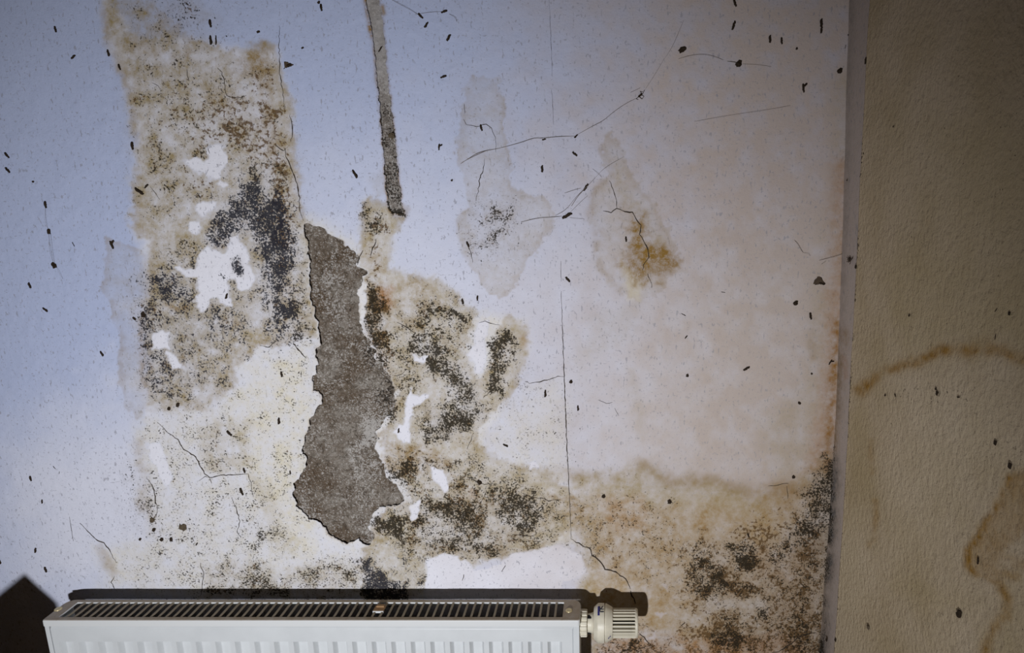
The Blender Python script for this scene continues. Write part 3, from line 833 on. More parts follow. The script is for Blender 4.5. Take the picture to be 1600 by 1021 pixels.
def paint_right(c):
    A, L = c.area, c.line
    for k in ('pale', 'tan', 'tide', 'mold'): c.get(k)
    A('tan', [(1430,200),(1700,150),(1700,420),(1500,420)], 0.35, 70, 20, 8)
    A('tan', [(1400,400),(1560,380),(1700,430),(1700,545),(1500,540),(1380,580)], 0.30, 40, 14, 8)
    L('tide', [(1345,610),(1370,590),(1410,572),(1450,556),(1500,548),(1540,545),(1575,555),(1600,560),(1660,572)], 0.68, 10, 6, 3)
    L('tide', [(1520,547),(1545,543)], 0.61, 12, 5)
    A('tan', [(1325,640),(1350,640),(1368,700),(1370,760),(1350,830),(1320,830)], 0.24, 12, 6, 4)
    L('tide', [(1368,785),(1372,810),(1368,845),(1360,852)], 0.46, 5, 3, 2)
    L('tide', [(1363,690),(1364,740)], 0.27, 5, 3, 2)
    A('tide', [(1578,760),(1590,740),(1700,720),(1700,840),(1600,835),(1572,860),(1568,880),(1585,895),(1600,900),(1595,912),(1570,905),(1530,900),(1514,880),(1518,860),(1535,830),(1555,805)], 0.50, 6, 7, 4, mottle=0.25)
    L('tide', [(1580,750),(1560,800),(1538,825),(1516,860),(1515,882),(1530,898),(1560,905)], 0.84, 6, 4, 2)
    L('tide', [(1565,905),(1580,930),(1575,960),(1555,985),(1545,1010),(1550,1040)], 0.65, 8, 6, 3)
    L('tide', [(1570,875),(1600,885),(1650,890)], 0.54, 10, 5, 3)
    A('tan', [(1570,900),(1700,880),(1700,1040),(1560,1040)], 0.22, 18, 8, 5)
    A('tan', [(1380,900),(1470,920),(1540,940),(1500,960),(1420,935)], 0.25, 18, 8, 5)
    A('pale', [(1300,820),(1345,800),(1360,900),(1345,1040),(1290,1040)], 0.55, 26, 6, 4)
    A('pale', [(1420,600),(1560,580),(1580,700),(1480,800),(1400,880),(1380,760)], 0.26, 60, 20, 8)
    A('mold', [(1380,605),(1420,600),(1480,600),(1520,610),(1515,632),(1380,630)], 0.30, 12, 4, 3, mottle=1.0)
    L('mold', [(1352,180),(1345,340),(1338,480),(1329,640),(1318,830),(1306,1021)], 0.55, 2.4, 1, 1, 1.0)
    c.get('mold')[:] = np.maximum(c.get('mold'), 0.10)

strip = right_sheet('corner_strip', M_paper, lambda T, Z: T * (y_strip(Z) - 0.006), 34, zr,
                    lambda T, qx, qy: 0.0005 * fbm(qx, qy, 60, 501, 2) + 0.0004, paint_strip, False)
strip['label'] = 'paler strip of wallpaper turned round the corner'
right_paper = right_sheet('wallpaper', M_right, lambda T, Z: y_strip(Z) + T ** 1.35 * (-2.3 - y_strip(Z)), 260, zr,
                          lambda T, qx, qy: 0.0022 + 0.0008 * fbm(qx, qy, 80, 511, 3) + 0.0010 * np.exp(-T * 60), paint_right, True)

# ------------------------------------------------------------------ floor and skirting (below the frame)
M_floor = simple_mat('worn_brown_floor', (0.20, 0.13, 0.075), 0.6, 0.3, scale=18, var=0.25)
fl = bpy.data.objects.new('floor', box_mesh(XL, 0.525, -2.4, 0.16, -0.06, 0.0)); fl.data.materials.append(M_floor); link(fl)
tag(fl, 'worn brown floor below the radiator', kind='structure')
M_skirt = simple_mat('skirting_paint', (0.55, 0.52, 0.47), 0.5, 0.3)
bb = bpy.data.objects.new('baseboard_back', box_mesh(XL, 0.38, -0.018, -0.002, 0.0, 0.08, 0.003)); bb.data.materials.append(M_skirt); link(bb)
tag(bb, 'painted skirting board along the stained wall', kind='structure')

# ------------------------------------------------------------------ cracks in the wallpaper
def wall_pt(px_, py_, lift=0.0004):
    p = at_y(px_, py_)
    p.y = float(relief(np.array([px_]), np.array([py_]))[0]) - lift
    return p

def crack(pts, w=1.3, jit=1.2, seed=1):
    rr = random.Random(seed)
    fine = []
    for (ax, ay), (bx, by) in zip(pts[:-1], pts[1:]):
        n = max(2, int(math.hypot(bx - ax, by - ay) / 4))
        for k in range(n):
            t = k / n
            fine.append((ax + (bx - ax) * t + rr.uniform(-jit, jit), ay + (by - ay) * t + rr.uniform(-jit, jit) * 0.6))
    fine.append(pts[-1])
    N = len(fine)
    ax = np.array([p[0] for p in fine]); ay = np.array([p[1] for p in fine])
    rl = relief(ax, ay)
    V = []; Fc = []
    for i in range(N):
        x0, y0 = fine[max(i - 1, 0)]; x1, y1 = fine[min(i + 1, N - 1)]
        dx, dy = x1 - x0, y1 - y0; L_ = math.hypot(dx, dy) + 1e-6
        ww = w * 0.5 * (0.35 + 0.65 * math.sin(math.pi * (i + 0.4) / (N - 0.2))) * rr.uniform(0.55, 1.35)
        for s, lift in ((-1, 0.00015), (0, 0.00055), (1, 0.00015)):
            q = at_y(fine[i][0] - dy / L_ * ww * s, fine[i][1] + dx / L_ * ww * s)
            q.y = float(rl[i]) - lift
            V.append(q)
        if i:
            a = 3 * (i - 1)
            Fc += [(a, a + 1, a + 4, a + 3), (a + 1, a + 2, a + 5, a + 4)]
    m_ = bpy.data.meshes.new('crack'); m_.from_pydata(V, [], Fc); m_.update()
    return obj('crack', m_, M_crack, wallpaper)

CRACKS = [
    ([(437,40),(436,70),(438,100),(437,115),(441,140),(445,170)], 1.1), ([(452,178),(456,195),(457,206),(454,222)], 1.5),
    ([(446,232),(446,240),(450,252),(458,270),(464,288),(468,310),(467,325),(474,345)], 1.6), ([(447,232),(444,236),(437,233),(430,226)], 1.2),
    ([(340,106),(347,113),(352,135),(354,150),(362,153),(378,152),(386,149)], 1.3), ([(292,108),(294,118),(296,127)], 1.0),
    ([(238,130),(248,135),(252,140)], 1.0), ([(251,228),(249,243)], 1.1), ([(325,225),(328,240)], 1.0), ([(235,292),(245,305),(250,312)], 0.8),
    ([(407,540),(420,543),(434,531)], 1.0), ([(458,536),(464,543),(472,553),(479,560)], 2.0), ([(248,483),(252,492),(256,498)], 1.2),
    ([(247,660),(262,676),(278,687),(288,703),(306,714),(314,729),(320,741),(328,747),(345,743),(388,741),(393,758),(396,776)], 1.6),
    ([(328,747),(320,745),(310,752)], 0.9), ([(328,747),(331,756)], 1.0), ([(230,748),(240,762),(243,780),(246,795),(244,808)], 1.5),
    ([(125,818),(140,834),(152,845),(162,848),(170,857),(175,868),(182,880)], 1.5), ([(108,808),(112,830),(115,846)], 0.7),
    ([(361,778),(369,795),(374,815),(371,832),(377,840)], 1.4), ([(180,900),(174,910),(179,921)], 1.4), ([(313,880),(318,895),(315,925),(313,932)], 1.1),
    ([(876,408),(877,440)], 0.6), ([(877,455),(878,490),(880,545),(882,600),(884,650),(886,700),(889,760),(891,800),(892,842)], 1.4),
    ([(892,842),(897,846),(905,849),(912,854),(921,857),(926,868),(938,878),(946,890),(962,894),(970,900),(978,905),(982,914),(985,921)], 2.2),
    ([(985,924),(990,936),(993,944)], 1.8), ([(820,596),(828,599),(842,597),(862,592),(872,588),(881,589)], 1.2),
    ([(953,283),(958,296),(964,312),(964,325)], 1.3), ([(942,330),(955,332),(964,326),(976,331),(988,332),(993,341),(1001,352),(1000,366),(1006,376),(1012,388),(1013,402),(1006,414),(1004,422)], 2.0),
    ([(1012,428),(1017,440),(1018,450)], 1.1), ([(875,240),(872,260)], 0.0),
    ([(758,248),(756,262),(750,278),(747,300),(744,314)], 1.3), ([(725,162),(726,178)], 0.7), ([(724,186),(728,195),(745,198),(760,194),(767,200),(774,215),(775,238)], 1.0),
    ([(730,380),(735,392),(739,410)], 1.2), ([(588,373),(583,388),(579,400)], 1.5), ([(567,392),(561,402),(559,414)], 1.6),
    ([(620,504),(630,509),(642,516),(650,521)], 1.4), ([(675,510),(668,520),(660,524)], 0.9), ([(755,622),(764,614),(772,610)], 1.1), ([(616,588),(628,585),(634,578)], 1.0),
    ([(739,678),(735,690),(730,702)], 1.0), ([(736,745),(744,753),(757,757),(770,756),(777,757)], 1.0), ([(760,766),(757,778),(748,788)], 1.0),
    ([(801,836),(815,837),(830,838),(838,836)], 1.3), ([(820,772),(832,778),(846,779),(858,783),(876,781)], 1.4), ([(845,320),(850,330)], 0.0),
    ([(1206,1021),(1216,1019),(1228,1011),(1241,1003),(1250,994),(1265,990),(1275,989)], 2.0), ([(1000,990),(1010,1000),(1020,1012)], 1.8),
    ([(1200,760),(1215,759),(1224,756),(1232,756)], 0.9), ([(1230,760),(1231,780)], 0.9), ([(1255,945),(1252,958)], 2.0), ([(787,480),(780,483)], 0.0),
    ([(748,505),(757,502),(770,506),(781,508)], 1.0), ([(935,625),(948,631),(957,629)], 0.8), ([(960,638),(967,650)], 0.7), ([(862,140),(865,195)], 0.5),
    ([(858,0),(861,60),(863,120)], 0.5), ([(725,898),(722,908)], 1.0), ([(784,894),(790,884)], 1.2),
]
for i, (pts, w) in enumerate(CRACKS):
    if w > 0:
        crack(pts, w, 0.5 if w < 1 or len(pts) > 8 and pts[0][0] == 877 else 1.0, i + 1)

# ------------------------------------------------------------------ radiator
ZT = at_y(500, 970, -0.098).z                 # height of the radiator's top cover
RX0, RX1 = -0.9455, -0.0470
YF, YB = -0.098, -0.042
def enamel_dust():
    m = NT('dusty_white_enamel')
    g = m.n.new('ShaderNodeNewGeometry'); s = m.n.new('ShaderNodeSeparateXYZ'); m.l(g.outputs['Normal'], s.inputs[0])
    n = m.noise(60, 4, 0.65); n2 = m.noise(320, 3)
    up = m.math('MULTIPLY', m.rng(s.outputs['Z'], 0.6, 0.95), m.rng(n, 0.2, 0.65, 0.75, 1.0))
    c = m.mix(up, (0.64, 0.655, 0.655), (0.27, 0.205, 0.13))
    c = m.mix(m.math('MULTIPLY', m.rng(n2, 0.62, 0.7), m.rng(s.outputs['Z'], 0.2, 0.9, 0.0, 0.5)), c, (0.14, 0.08, 0.03))
    return m.done(c, 0.4, 0.4)
M_dust = enamel_dust()
M_slat = simple_mat('dusty_slat_enamel', (0.30, 0.25, 0.18), 0.6, 0.2, scale=150)
M_inner = simple_mat('dusty_shaded_interior', (0.022, 0.018, 0.014), 0.95, 0.05, scale=120)  # dust taken near black, shade inside the slots painted in
M_brass = simple_mat('yellowed_screw_metal', (0.62, 0.52, 0.30), 0.35, 0.5, 0.3)
M_clip = simple_mat('rusty_clip', (0.33, 0.20, 0.10), 0.7, 0.2, scale=200)
M_dark = simple_mat('dark_valve_interior', (0.012, 0.013, 0.016), 0.7, 0.2)
M_plastic = simple_mat('cream_valve_plastic', (0.66, 0.62, 0.50), 0.42, 0.4, var=0.06, scale=90)
M_print = simple_mat('blue_print', (0.030, 0.030, 0.20), 0.5, 0.3)
M_print2 = simple_mat('navy_print', (0.025, 0.03, 0.05), 0.5, 0.3)

rad = empty('panel_radiator', ((RX0 + RX1) / 2, -0.07, ZT - 0.60))
tag(rad, 'white steel panel radiator with slotted top grille and dial valve below the mould', 'radiator')
bpy.context.view_layer.update()
def rpart(name, me, mat, parent=None, smooth=False):
    o = obj(name, me, mat, None, smooth)
    o.parent = parent or rad
    o.matrix_parent_inverse = Matrix.Translation(-rad.location)
    return o

# top cover with its opening and a rolled front edge
SX0, SX1, SY0, SY1 = -0.9235, -0.0765, -0.0895, -0.0500
NS = 66
bm = bmesh.new()
prof_out = []
def rrect(x0, x1, y0, y1, r0, r1, z):        # rounded rectangle, r0 front corners, r1 back corners
    pts = []
    for (cx_, cy_, a0, r) in ((x1 - r0, y0 + r0, -90, r0), (x1 - r1, y1 - r1, 0, r1), (x0 + r1, y1 - r1, 90, r1), (x0 + r0, y0 + r0, 180, r0)):
        for k in range(5):
            a = math.radians(a0 + 90 * k / 4)
            pts.append((cx_ + r * math.cos(a), cy_ + r * math.sin(a), z))
    return [bm.verts.new(p) for p in pts]
ri = rrect(SX0, SX1, SY0, SY1, 0.0006, 0.0006, ZT)
ri2 = rrect(SX0, SX1, SY0, SY1, 0.0006, 0.0006, ZT - 0.0024)
ro = rrect(RX0 + 0.002, RX1 - 0.002, YF + 0.0016, YB - 0.001, 0.003, 0.013, ZT)
ro1 = rrect(RX0 + 0.0006, RX1 - 0.0006, YF + 0.0004, YB - 0.0003, 0.004, 0.014, ZT - 0.0008)
ro2 = rrect(RX0, RX1, YF, YB, 0.004, 0.014, ZT - 0.0025)
ro3 = rrect(RX0, RX1, YF, YB, 0.004, 0.014, ZT - 0.0115)
ro4 = rrect(RX0 + 0.0012, RX1 - 0.0012, YF + 0.0012, YB - 0.0012, 0.003, 0.013, ZT - 0.0115)
loops = [ri2, ri, ro, ro1, ro2, ro3, ro4]
for a, b in zip(loops[:-1], loops[1:]):
    for k in range(20):
        bm.faces.new((a[k], a[(k + 1) % 20], b[(k + 1) % 20], b[k]))
cover = rpart('top_cover', bm_mesh(bm), M_dust)
cover['label'] = 'dusty slotted top cover'
pitch = (SX1 - SX0) / NS
slat_me = box_mesh(-0.0019, 0.0019, SY0 - 0.0005, SY1 + 0.0005, -0.0020, -0.0003, 0.0004)
slat_me.materials.append(M_slat)
for k in range(1, NS):
    s_ = bpy.data.objects.new('slat', slat_me)
    s_.location = (SX0 + pitch * k, 0, ZT)
    link(s_)
    s_.parent = cover
    s_.matrix_parent_inverse = Matrix.Translation((0, 0, 0))
# slats sit in world coordinates: cover's own world matrix is the identity

# front panel with pressed channels
PX0, PX1 = RX0 + 0.0105, RX1 - 0.0130
PZ1, PZ0 = ZT - 0.0148, ZT - 0.595
YP = YF + 0.0022
NCH, CP0, CPI = 26, -0.9135, 0.03295
bm = bmesh.new()
cx_edges = [PX0] + [CP0 + CPI * (k + 0.5) for k in range(NCH - 1)] + [PX1]
z_t, z_b = ZT - 0.0425, ZT - 0.552
def V3(x, y, z): return bm.verts.new((x, y, z))
for k in range(NCH):
    a, b = cx_edges[k], cx_edges[k + 1]
    c_ = CP0 + CPI * k
    rings = []
    for (hw, dz, dy) in ((None, None, 0), (0.0122, 0.0, 0.0), (0.0113, 0.0008, 0.0016), (0.0080, 0.0044, 0.0084), (0.0068, 0.0054, 0.0092)):
        if hw is None: x0, x1, zt, zb = a, b, PZ1 - 0.004, PZ0 + 0.004
        else: x0, x1, zt, zb = c_ - hw, c_ + hw, z_t - dz, z_b + dz
        rings.append([V3(x0, YP + dy, zb), V3(x1, YP + dy, zb), V3(x1, YP + dy, zt), V3(x0, YP + dy, zt)])
    for r0, r1 in zip(rings[:-1], rings[1:]):
        for j in range(4):
            bm.faces.new((r0[j], r0[(j + 1) % 4], r1[(j + 1) % 4], r1[j]))
    bm.faces.new(rings[-1])
# rolled borders and the back sheet of the panel
o0 = [V3(PX0, YP, PZ0 + 0.004), V3(PX1, YP, PZ0 + 0.004), V3(PX1, YP, PZ1 - 0.004), V3(PX0, YP, PZ1 - 0.004)]
o1 = [V3(PX0, YP + 0.0022, PZ0), V3(PX1 + 0.0028, YP + 0.003, PZ0), V3(PX1 + 0.0028, YP + 0.003, PZ1), V3(PX0, YP + 0.0022, PZ1)]
o2 = [V3(PX0, YP + 0.013, PZ0), V3(PX1 + 0.0028, YP + 0.013, PZ0), V3(PX1 + 0.0028, YP + 0.013, PZ1), V3(PX0, YP + 0.013, PZ1)]
for r0, r1 in ((o0, o1), (o1, o2)):
    for j in range(4):
        bm.faces.new((r0[j], r0[(j + 1) % 4], r1[(j + 1) % 4], r1[j]))
bm.faces.new(o2)
bmesh.ops.remove_doubles(bm, verts=bm.verts, dist=1e-5)
rpart('front_panel', bm_mesh(bm), M_enamel)['label'] = 'white front panel with pressed channels'
# side covers
rpart('side_cover', box_mesh(RX0 + 0.002, RX0 + 0.0090, YF + 0.0012, YB - 0.003, ZT - 0.594, ZT - 0.0117, 0.0012), M_enamel)
rpart('side_cover', box_mesh(RX1 - 0.0112, RX1 - 0.001, YF + 0.0012, YB - 0.003, ZT - 0.594, ZT - 0.0117, 0.0012), M_enamel)
# rear panel and convector sheet
rpart('rear_panel', box_mesh(RX0 + 0.012, RX1 - 0.014, YB - 0.010, YB - 0.003, ZT - 0.592, ZT - 0.030, 0.002), M_inner)
bm = bmesh.new()
prev = None
k = 0; x = RX0 + 0.016
while x < RX1 - 0.016:
    yy = -0.078 if (k // 2) % 2 == 0 else -0.056
    cur = (V3(x, yy, ZT - 0.57), V3(x, yy, ZT - 0.034))
    if prev: bm.faces.new((prev[0], cur[0], cur[1], prev[1]))
    prev = cur
    x += 0.0085 if k % 2 == 0 else 0.004
    k += 1
rpart('convector_sheet', bm_mesh(bm), M_inner)
# brackets and pipes that carry it
for bx_ in (RX0 + 0.16, RX1 - 0.16):
    bm = bmesh.new()
    add_box(bm, bx_ - 0.013, bx_ + 0.013, YB - 0.004, -0.0045, ZT - 0.16, ZT - 0.13, 0.001)
    add_box(bm, bx_ - 0.013, bx_ + 0.013, -0.0055, -0.002, ZT - 0.24, ZT - 0.10, 0.0008)
    rpart('wall_bracket', bm_mesh(bm), M_enamel)
for q in (RX1 - 0.05, RX1 - 0.10):
    bm = bmesh.new()
    tube(bm, [(q, -0.07, ZT - 0.60), (q, -0.07, 0.0)], 0.0085, 14)
    rpart('supply_pipe', bm_mesh(bm), M_enamel, smooth=True)
# cover screws
for (sx_, sy_) in ((91, 952.5), (889, 954.5)):
    p = at_z(sx_, sy_, ZT)
    bm = bmesh.new()
    rings = []
    for (r, z) in ((0.0058, 0.0), (0.0056, 0.0010), (0.0042, 0.0017), (0.0030, 0.0012), (0.0012, 0.0012)):
        rings.append([V3(p.x + r * math.cos(2 * math.pi * j / 20), p.y + r * math.sin(2 * math.pi * j / 20), ZT + z) for j in range(20)])
    for r0, r1 in zip(rings[:-1], rings[1:]):
        for j in range(20):
            bm.faces.new((r0[j], r0[(j + 1) % 20], r1[(j + 1) % 20], r1[j]))
    bm.faces.new(rings[-1])
    o = rpart('cover_screw', bm_mesh(bm), M_brass, cover, True)
    o.matrix_parent_inverse = Matrix.Identity(4)
# clip across three slats
pa, pb = at_z(581, 957, ZT), at_z(606, 950, ZT)
bm = bmesh.new()
add_box(bm, pa.x + 0.001, pb.x - 0.004, -0.0745, -0.0605, ZT - 0.0004, ZT + 0.0012, 0.0004)
add_box(bm, pa.x + 0.004, pb.x - 0.006, -0.0660, -0.0605, ZT + 0.0010, ZT + 0.0040, 0.0005)
o = rpart('grille_clip', bm_mesh(bm), M_clip, cover); o.matrix_parent_inverse = Matrix.Identity(4); o['label'] = 'small rusty clip lying across the slats'
o = rpart('clip_edge', box_mesh(pa.x + 0.001, pb.x - 0.004, -0.0757, -0.0745, ZT - 0.003, ZT + 0.001, 0.0003), M_enamel, cover)
o.matrix_parent_inverse = Matrix.Identity(4)

# thermostatic valve, turned about the x axis
VY, VZ = -0.070, at_y(950, 974, -0.070).z
def vx(p): return at_y(p, 974, -0.070).x
def vpart(name, me, mat, parent, smooth=False):
    o = rpart(name, me, mat, parent, smooth)
    o.matrix_parent_inverse = Matrix.Identity(4)
    return o
def shift(me, dx=0.0):
    me.transform(Matrix.Translation((dx, VY, VZ)))
    return me
prof = [(vx(927.5), 0.0175), (vx(928), 0.0255), (vx(930), 0.0275), (vx(934), 0.0312), (vx(935.5), 0.0316), (vx(944.2), 0.0316), (vx(944.3), 0.0285),
        (vx(945.6), 0.0285), (vx(945.7), 0.0312), (vx(948), 0.0306), (vx(955.5), 0.0262), (vx(957), 0.0252), (vx(957.4), 0.0200)]
valve = rpart('thermostat_valve', shift(lathe_x(prof, 64)), M_plastic)
valve['label'] = 'cream plastic thermostat valve with a ribbed grip'
valve.data.polygons.foreach_set('use_smooth', [True] * len(valve.data.polygons))
valve.data.set_sharp_from_angle(angle=math.radians(18))
vpart('valve_neck', shift(lathe_x([(vx(905), 0.013), (vx(918), 0.0150), (vx(922), 0.0155), (vx(928), 0.0175)], 40)), M_plastic, valve, True)
nutm = lambda k, x_: 1.0 if (k % 8) < 5 else 0.93
vpart('union_nut', shift(lathe_x([(vx(904.5), 0.016), (vx(904.8), 0.0205), (vx(906), 0.0222), (vx(916.5), 0.0222), (vx(917.6), 0.0212), (vx(918), 0.015)], 144, nutm)), M_plastic, valve)
vpart('grip_core', shift(lathe_x([(vx(956), 0.0150), (vx(957), 0.0160), (vx(990), 0.0160), (vx(993), 0.0150)], 40)), M_dark, valve, True)
NR = 24
x0, x1 = vx(956.8), vx(993.5)
bm = bmesh.new()
add_box(bm, x0, x1, -0.0012, 0.0012, 0.0150, 0.0236, 0.0005)
rib_me = bm_mesh(bm); rib_me.materials.append(M_plastic)
for k in range(NR):
    o = bpy.data.objects.new('grip_rib', rib_me)
    link(o); o.parent = valve; o.matrix_parent_inverse = Matrix.Identity(4)
    o.location = (0, VY, VZ); o.rotation_euler = (2 * math.pi * (k + 0.5) / NR, 0, 0)
vpart('grip_cap', shift(lathe_x([(vx(991.5), 0.0165), (vx(991.6), 0.0222), (vx(993), 0.0236), (vx(995.5), 0.0232), (vx(996.5), 0.0215), (vx(996.6), 0.0)], 48)), M_plastic, valve, True)
# printed marks wrapped on the valve ring
def cyl_patch(name, quads, mat, rad_fn):
    bm_ = bmesh.new()
    for (xa, xb, a0, a1, sk) in quads:
        n = 6
        for j in range(n):
            t0, t1 = a0 + (a1 - a0) * j / n, a0 + (a1 - a0) * (j + 1) / n
            vs_ = []
            for (xx, tt, s_) in ((xa, t0, j / n), (xb, t0, j / n), (xb, t1, (j + 1) / n), (xa, t1, (j + 1) / n)):
                xx = xx + sk * s_; a = math.radians(tt); rr = rad_fn(xx) + 0.00025
                vs_.append(bm_.verts.new((xx, VY - rr * math.cos(a), VZ + rr * math.sin(a))))
            bm_.faces.new(vs_)
    return vpart(name, bm_mesh(bm_), mat, valve)
rxs = [p[0] for p in prof]; rrs = [p[1] for p in prof]
ringr = lambda x_: float(np.interp(x_, rxs, rrs))
cyl_patch('printed_mark', [(vx(934), vx(937.2), 58, 92, 0.0)], M_print, ringr)
cyl_patch('printed_mark', [(vx(938), vx(943.6), 68, 72, 0.0), (vx(938), vx(940.2), 80, 92, 0.003), (vx(938), vx(943.6), 77, 80, 0.0), (vx(937), vx(938.2), 70, 90, 0)], M_print2, ringr)
bm = bmesh.new()
ring0, ring1 = [], []
for j in range(16):
    a = 2 * math.pi * j / 16
    for s_, lst in ((1.0, ring0), (0.45, ring1)):
        u_, w_ = 0.0026 * math.cos(a) * s_, 6.0 * math.sin(a) * s_
        xx = vx(952.2) + u_; ang = math.radians(-14 + w_ * 0.6 + u_ * 1500); rr = ringr(xx) + 0.00025
        lst.append(bm.verts.new((xx, VY - rr * math.cos(ang), VZ + rr * math.sin(ang))))
for j in range(16):
    bm.faces.new((ring0[j], ring0[(j + 1) % 16], ring1[(j + 1) % 16], ring1[j]))
vpart('printed_numeral', bm_mesh(bm), M_print, valve)
# the two small prongs between nut and head
for zz in (0.0148, -0.0105):
    vpart('neck_slot', box_mesh(vx(918.4), vx(924), VY - math.sqrt(0.0163 ** 2 - zz ** 2) - 0.001, VY, VZ + zz - 0.0007, VZ + zz + 0.0007), M_dark, valve)

# ------------------------------------------------------------------ droppings, crumbs and dead insects on the walls
def pellet_mesh(seed, L_=1.0, W_=0.36):
    rr = random.Random(seed)
    bm_ = bmesh.new(); rings = []
    ns, seg = 7, 7
    for i in range(ns):
        t = i / (ns - 1)
        r = W_ * 0.5 * (math.sin(math.pi * (0.12 + 0.78 * t)) ** 0.45) * rr.uniform(0.82, 1.12)
        cx_ = rr.uniform(-0.05, 0.05) * L_
        rings.append([bm_.verts.new((cx_ + r * math.cos(2 * math.pi * k / seg) * rr.uniform(0.85, 1.12),
                                     r * 0.9 * math.sin(2 * math.pi * k / seg) * rr.uniform(0.85, 1.12), (t - 0.5) * L_)) for k in range(seg)])
    for a, b in zip(rings[:-1], rings[1:]):
        for k in range(seg):
            bm_.faces.new((a[k], a[(k + 1) % seg], b[(k + 1) % seg], b[k]))
    bm_.faces.new(rings[0]); bm_.faces.new(rings[-1])
    me_ = bm_mesh(bm_); me_.materials.append(M_pellet)
    me_.polygons.foreach_set('use_smooth', [True] * len(me_.polygons))
    return me_

def lump_mesh(seed, mat):
    rr = random.Random(seed)
    bm_ = bmesh.new()
    bmesh.ops.create_icosphere(bm_, subdivisions=2, radius=0.5)
    for v in bm_.verts:
        f = rr.uniform(0.6, 1.25)
        v.co = Vector((v.co.x * f, v.co.y * 0.6 * f, v.co.z * f * 1.1))
    me_ = bm_mesh(bm_); me_.materials.append(mat)
    return me_

PEL = [pellet_mesh(s) for s in (1, 2, 3, 4)]
LUMP = [lump_mesh(s, M_pellet) for s in (11, 12, 13)]
CRUMB = [lump_mesh(s, M_lump) for s in (21, 22)]
PXM = 0.00108

# (px, py, length in px, lean in degrees clockwise from upright, kind)
SPECKS = [
 (87,46,8,-5,'p'),(115,89,8,55,'p'),(170,83,9,-5,'p'),(187,105,8,-8,'p'),(207,228,11,5,'p'),(12,243,9,-30,'p'),(13,266,9,-35,'p'),(52,284,4,60,'l'),
 (72,320,10,3,'p'),(218,299,14,-48,'p'),(229,291,8,50,'p'),(329,37,10,0,'p'),(330,63,12,3,'p'),(338,63,14,8,'t'),(473,75,4,60,'l'),(404,50,5,65,'l'),
 (502,12,9,0,'p'),(498,4,5,30,'l'),(666,39,9,40,'p'),(657,25,9,-40,'p'),(694,18,9,75,'p'),(701,59,10,35,'p'),(693,120,9,75,'p'),(555,272,13,-25,'p'),
 (686,230,9,10,'y'),(847,264,10,3,'p'),(752,200,9,-10,'p'),(850,218,6,80,'p'),(898,241,9,-50,'p'),(900,213,7,50,'p'),(594,77,10,35,'t'),(706,282,4,30,'l'),
 (1148,5,10,-20,'p'),(1146,40,12,18,'p'),(1203,61,10,0,'p'),(1221,64,9,-5,'p'),(1283,36,11,0,'p'),(1283,47,9,4,'p'),(1255,138,12,-8,'y'),(1245,76,4,0,'l'),
 (1321,73,6,5,'t'),(1329,54,8,85,'p'),(1312,111,9,25,'l'),
 (47,446,9,-10,'p'),(71,484,9,-45,'p'),(115,382,8,-20,'t'),(175,383,12,-15,'y'),(159,553,9,-20,'p'),(354,463,9,25,'p'),(440,585,9,-3,'p'),(224,492,10,25,'l'),(210,498,6,-50,'l'),
 (278,633,8,20,'l'),(264,639,7,15,'l'),(723,471,9,-5,'p'),(746,466,8,8,'p'),(887,437,10,-40,'p'),(892,597,7,0,'l'),(852,615,12,5,'p'),(731,382,9,-20,'p'),
 (903,638,9,0,'p'),(1166,576,11,60,'p'),(1243,474,9,20,'l'),(1266,494,11,-10,'p'),(1072,527,6,40,'p'),(1068,492,9,-60,'t'),(1130,457,7,-80,'t'),(978,374,8,-5,'p'),
 (1249,630,6,-50,'l'),(1268,584,4,0,'l'),(1074,587,6,30,'l'),(1297,566,9,30,'y'),
 (48,748,9,0,'p'),(66,784,7,10,'p'),(56,860,9,15,'p'),(72,890,10,-8,'p'),(1,878,8,0,'p'),(436,658,11,8,'p'),(359,677,11,-35,'p'),(378,768,13,-12,'p'),(382,735,9,-8,'p'),
 (454,738,7,5,'p'),(85,731,7,-30,'t'),(93,739,5,20,'t'),(308,850,6,35,'p'),(790,696,9,-60,'p'),(749,754,10,-10,'l'),(623,673,8,12,'p'),(943,776,8,0,'l'),(1046,784,9,20,'l'),
 (1169,837,8,-20,'p'),(1228,856,9,40,'y'),(1067,976,10,45,'t'),(1106,968,9,-10,'t'),(1240,746,7,-30,'l'),(219,843,6,30,'l'),(253,843,8,60,'l'),(268,843,8,0,'l'),
 (886,337,16,65,'p'),(915,293,12,35,'p'),(1066,78,11,55,'l'),(1154,100,11,20,'l'),(77,362,8,0,'l'),(85,415,10,0,'l'),(612,212,9,0,'c'),(287,823,12,0,'c'),(239,812,10,-40,'c'),
 (241,828,8,30,'l'),(1534,877,0,0,'x'),
]
SPECKS_R = [(1357,95,13,8,'p'),(1400,198,4,50,'l'),(1348,276,4,0,'l'),(1353,240,4,0,'l'),(1341,417,8,0,'l'),(1469,615,8,20,'l'),(1467,608,5,0,'l'),(1403,618,7,-40,'p'),(1387,618,5,70,'l'),
            (1503,621,7,80,'p'),(1534,877,10,-5,'p'),(1504,960,13,0,'l'),(1361,980,10,30,'c'),(1301,808,9,5,'p'),(1584,728,8,0,'l'),(1561,692,7,0,'l'),(1295,1000,9,0,'l'),(1309,1000,9,0,'l'),
            (1425,493,5,30,'l'),(1562,485,7,40,'t'),(1583,490,5,0,'l'),(1561,527,8,10,'t'),(1327,282,4,0,'l')]

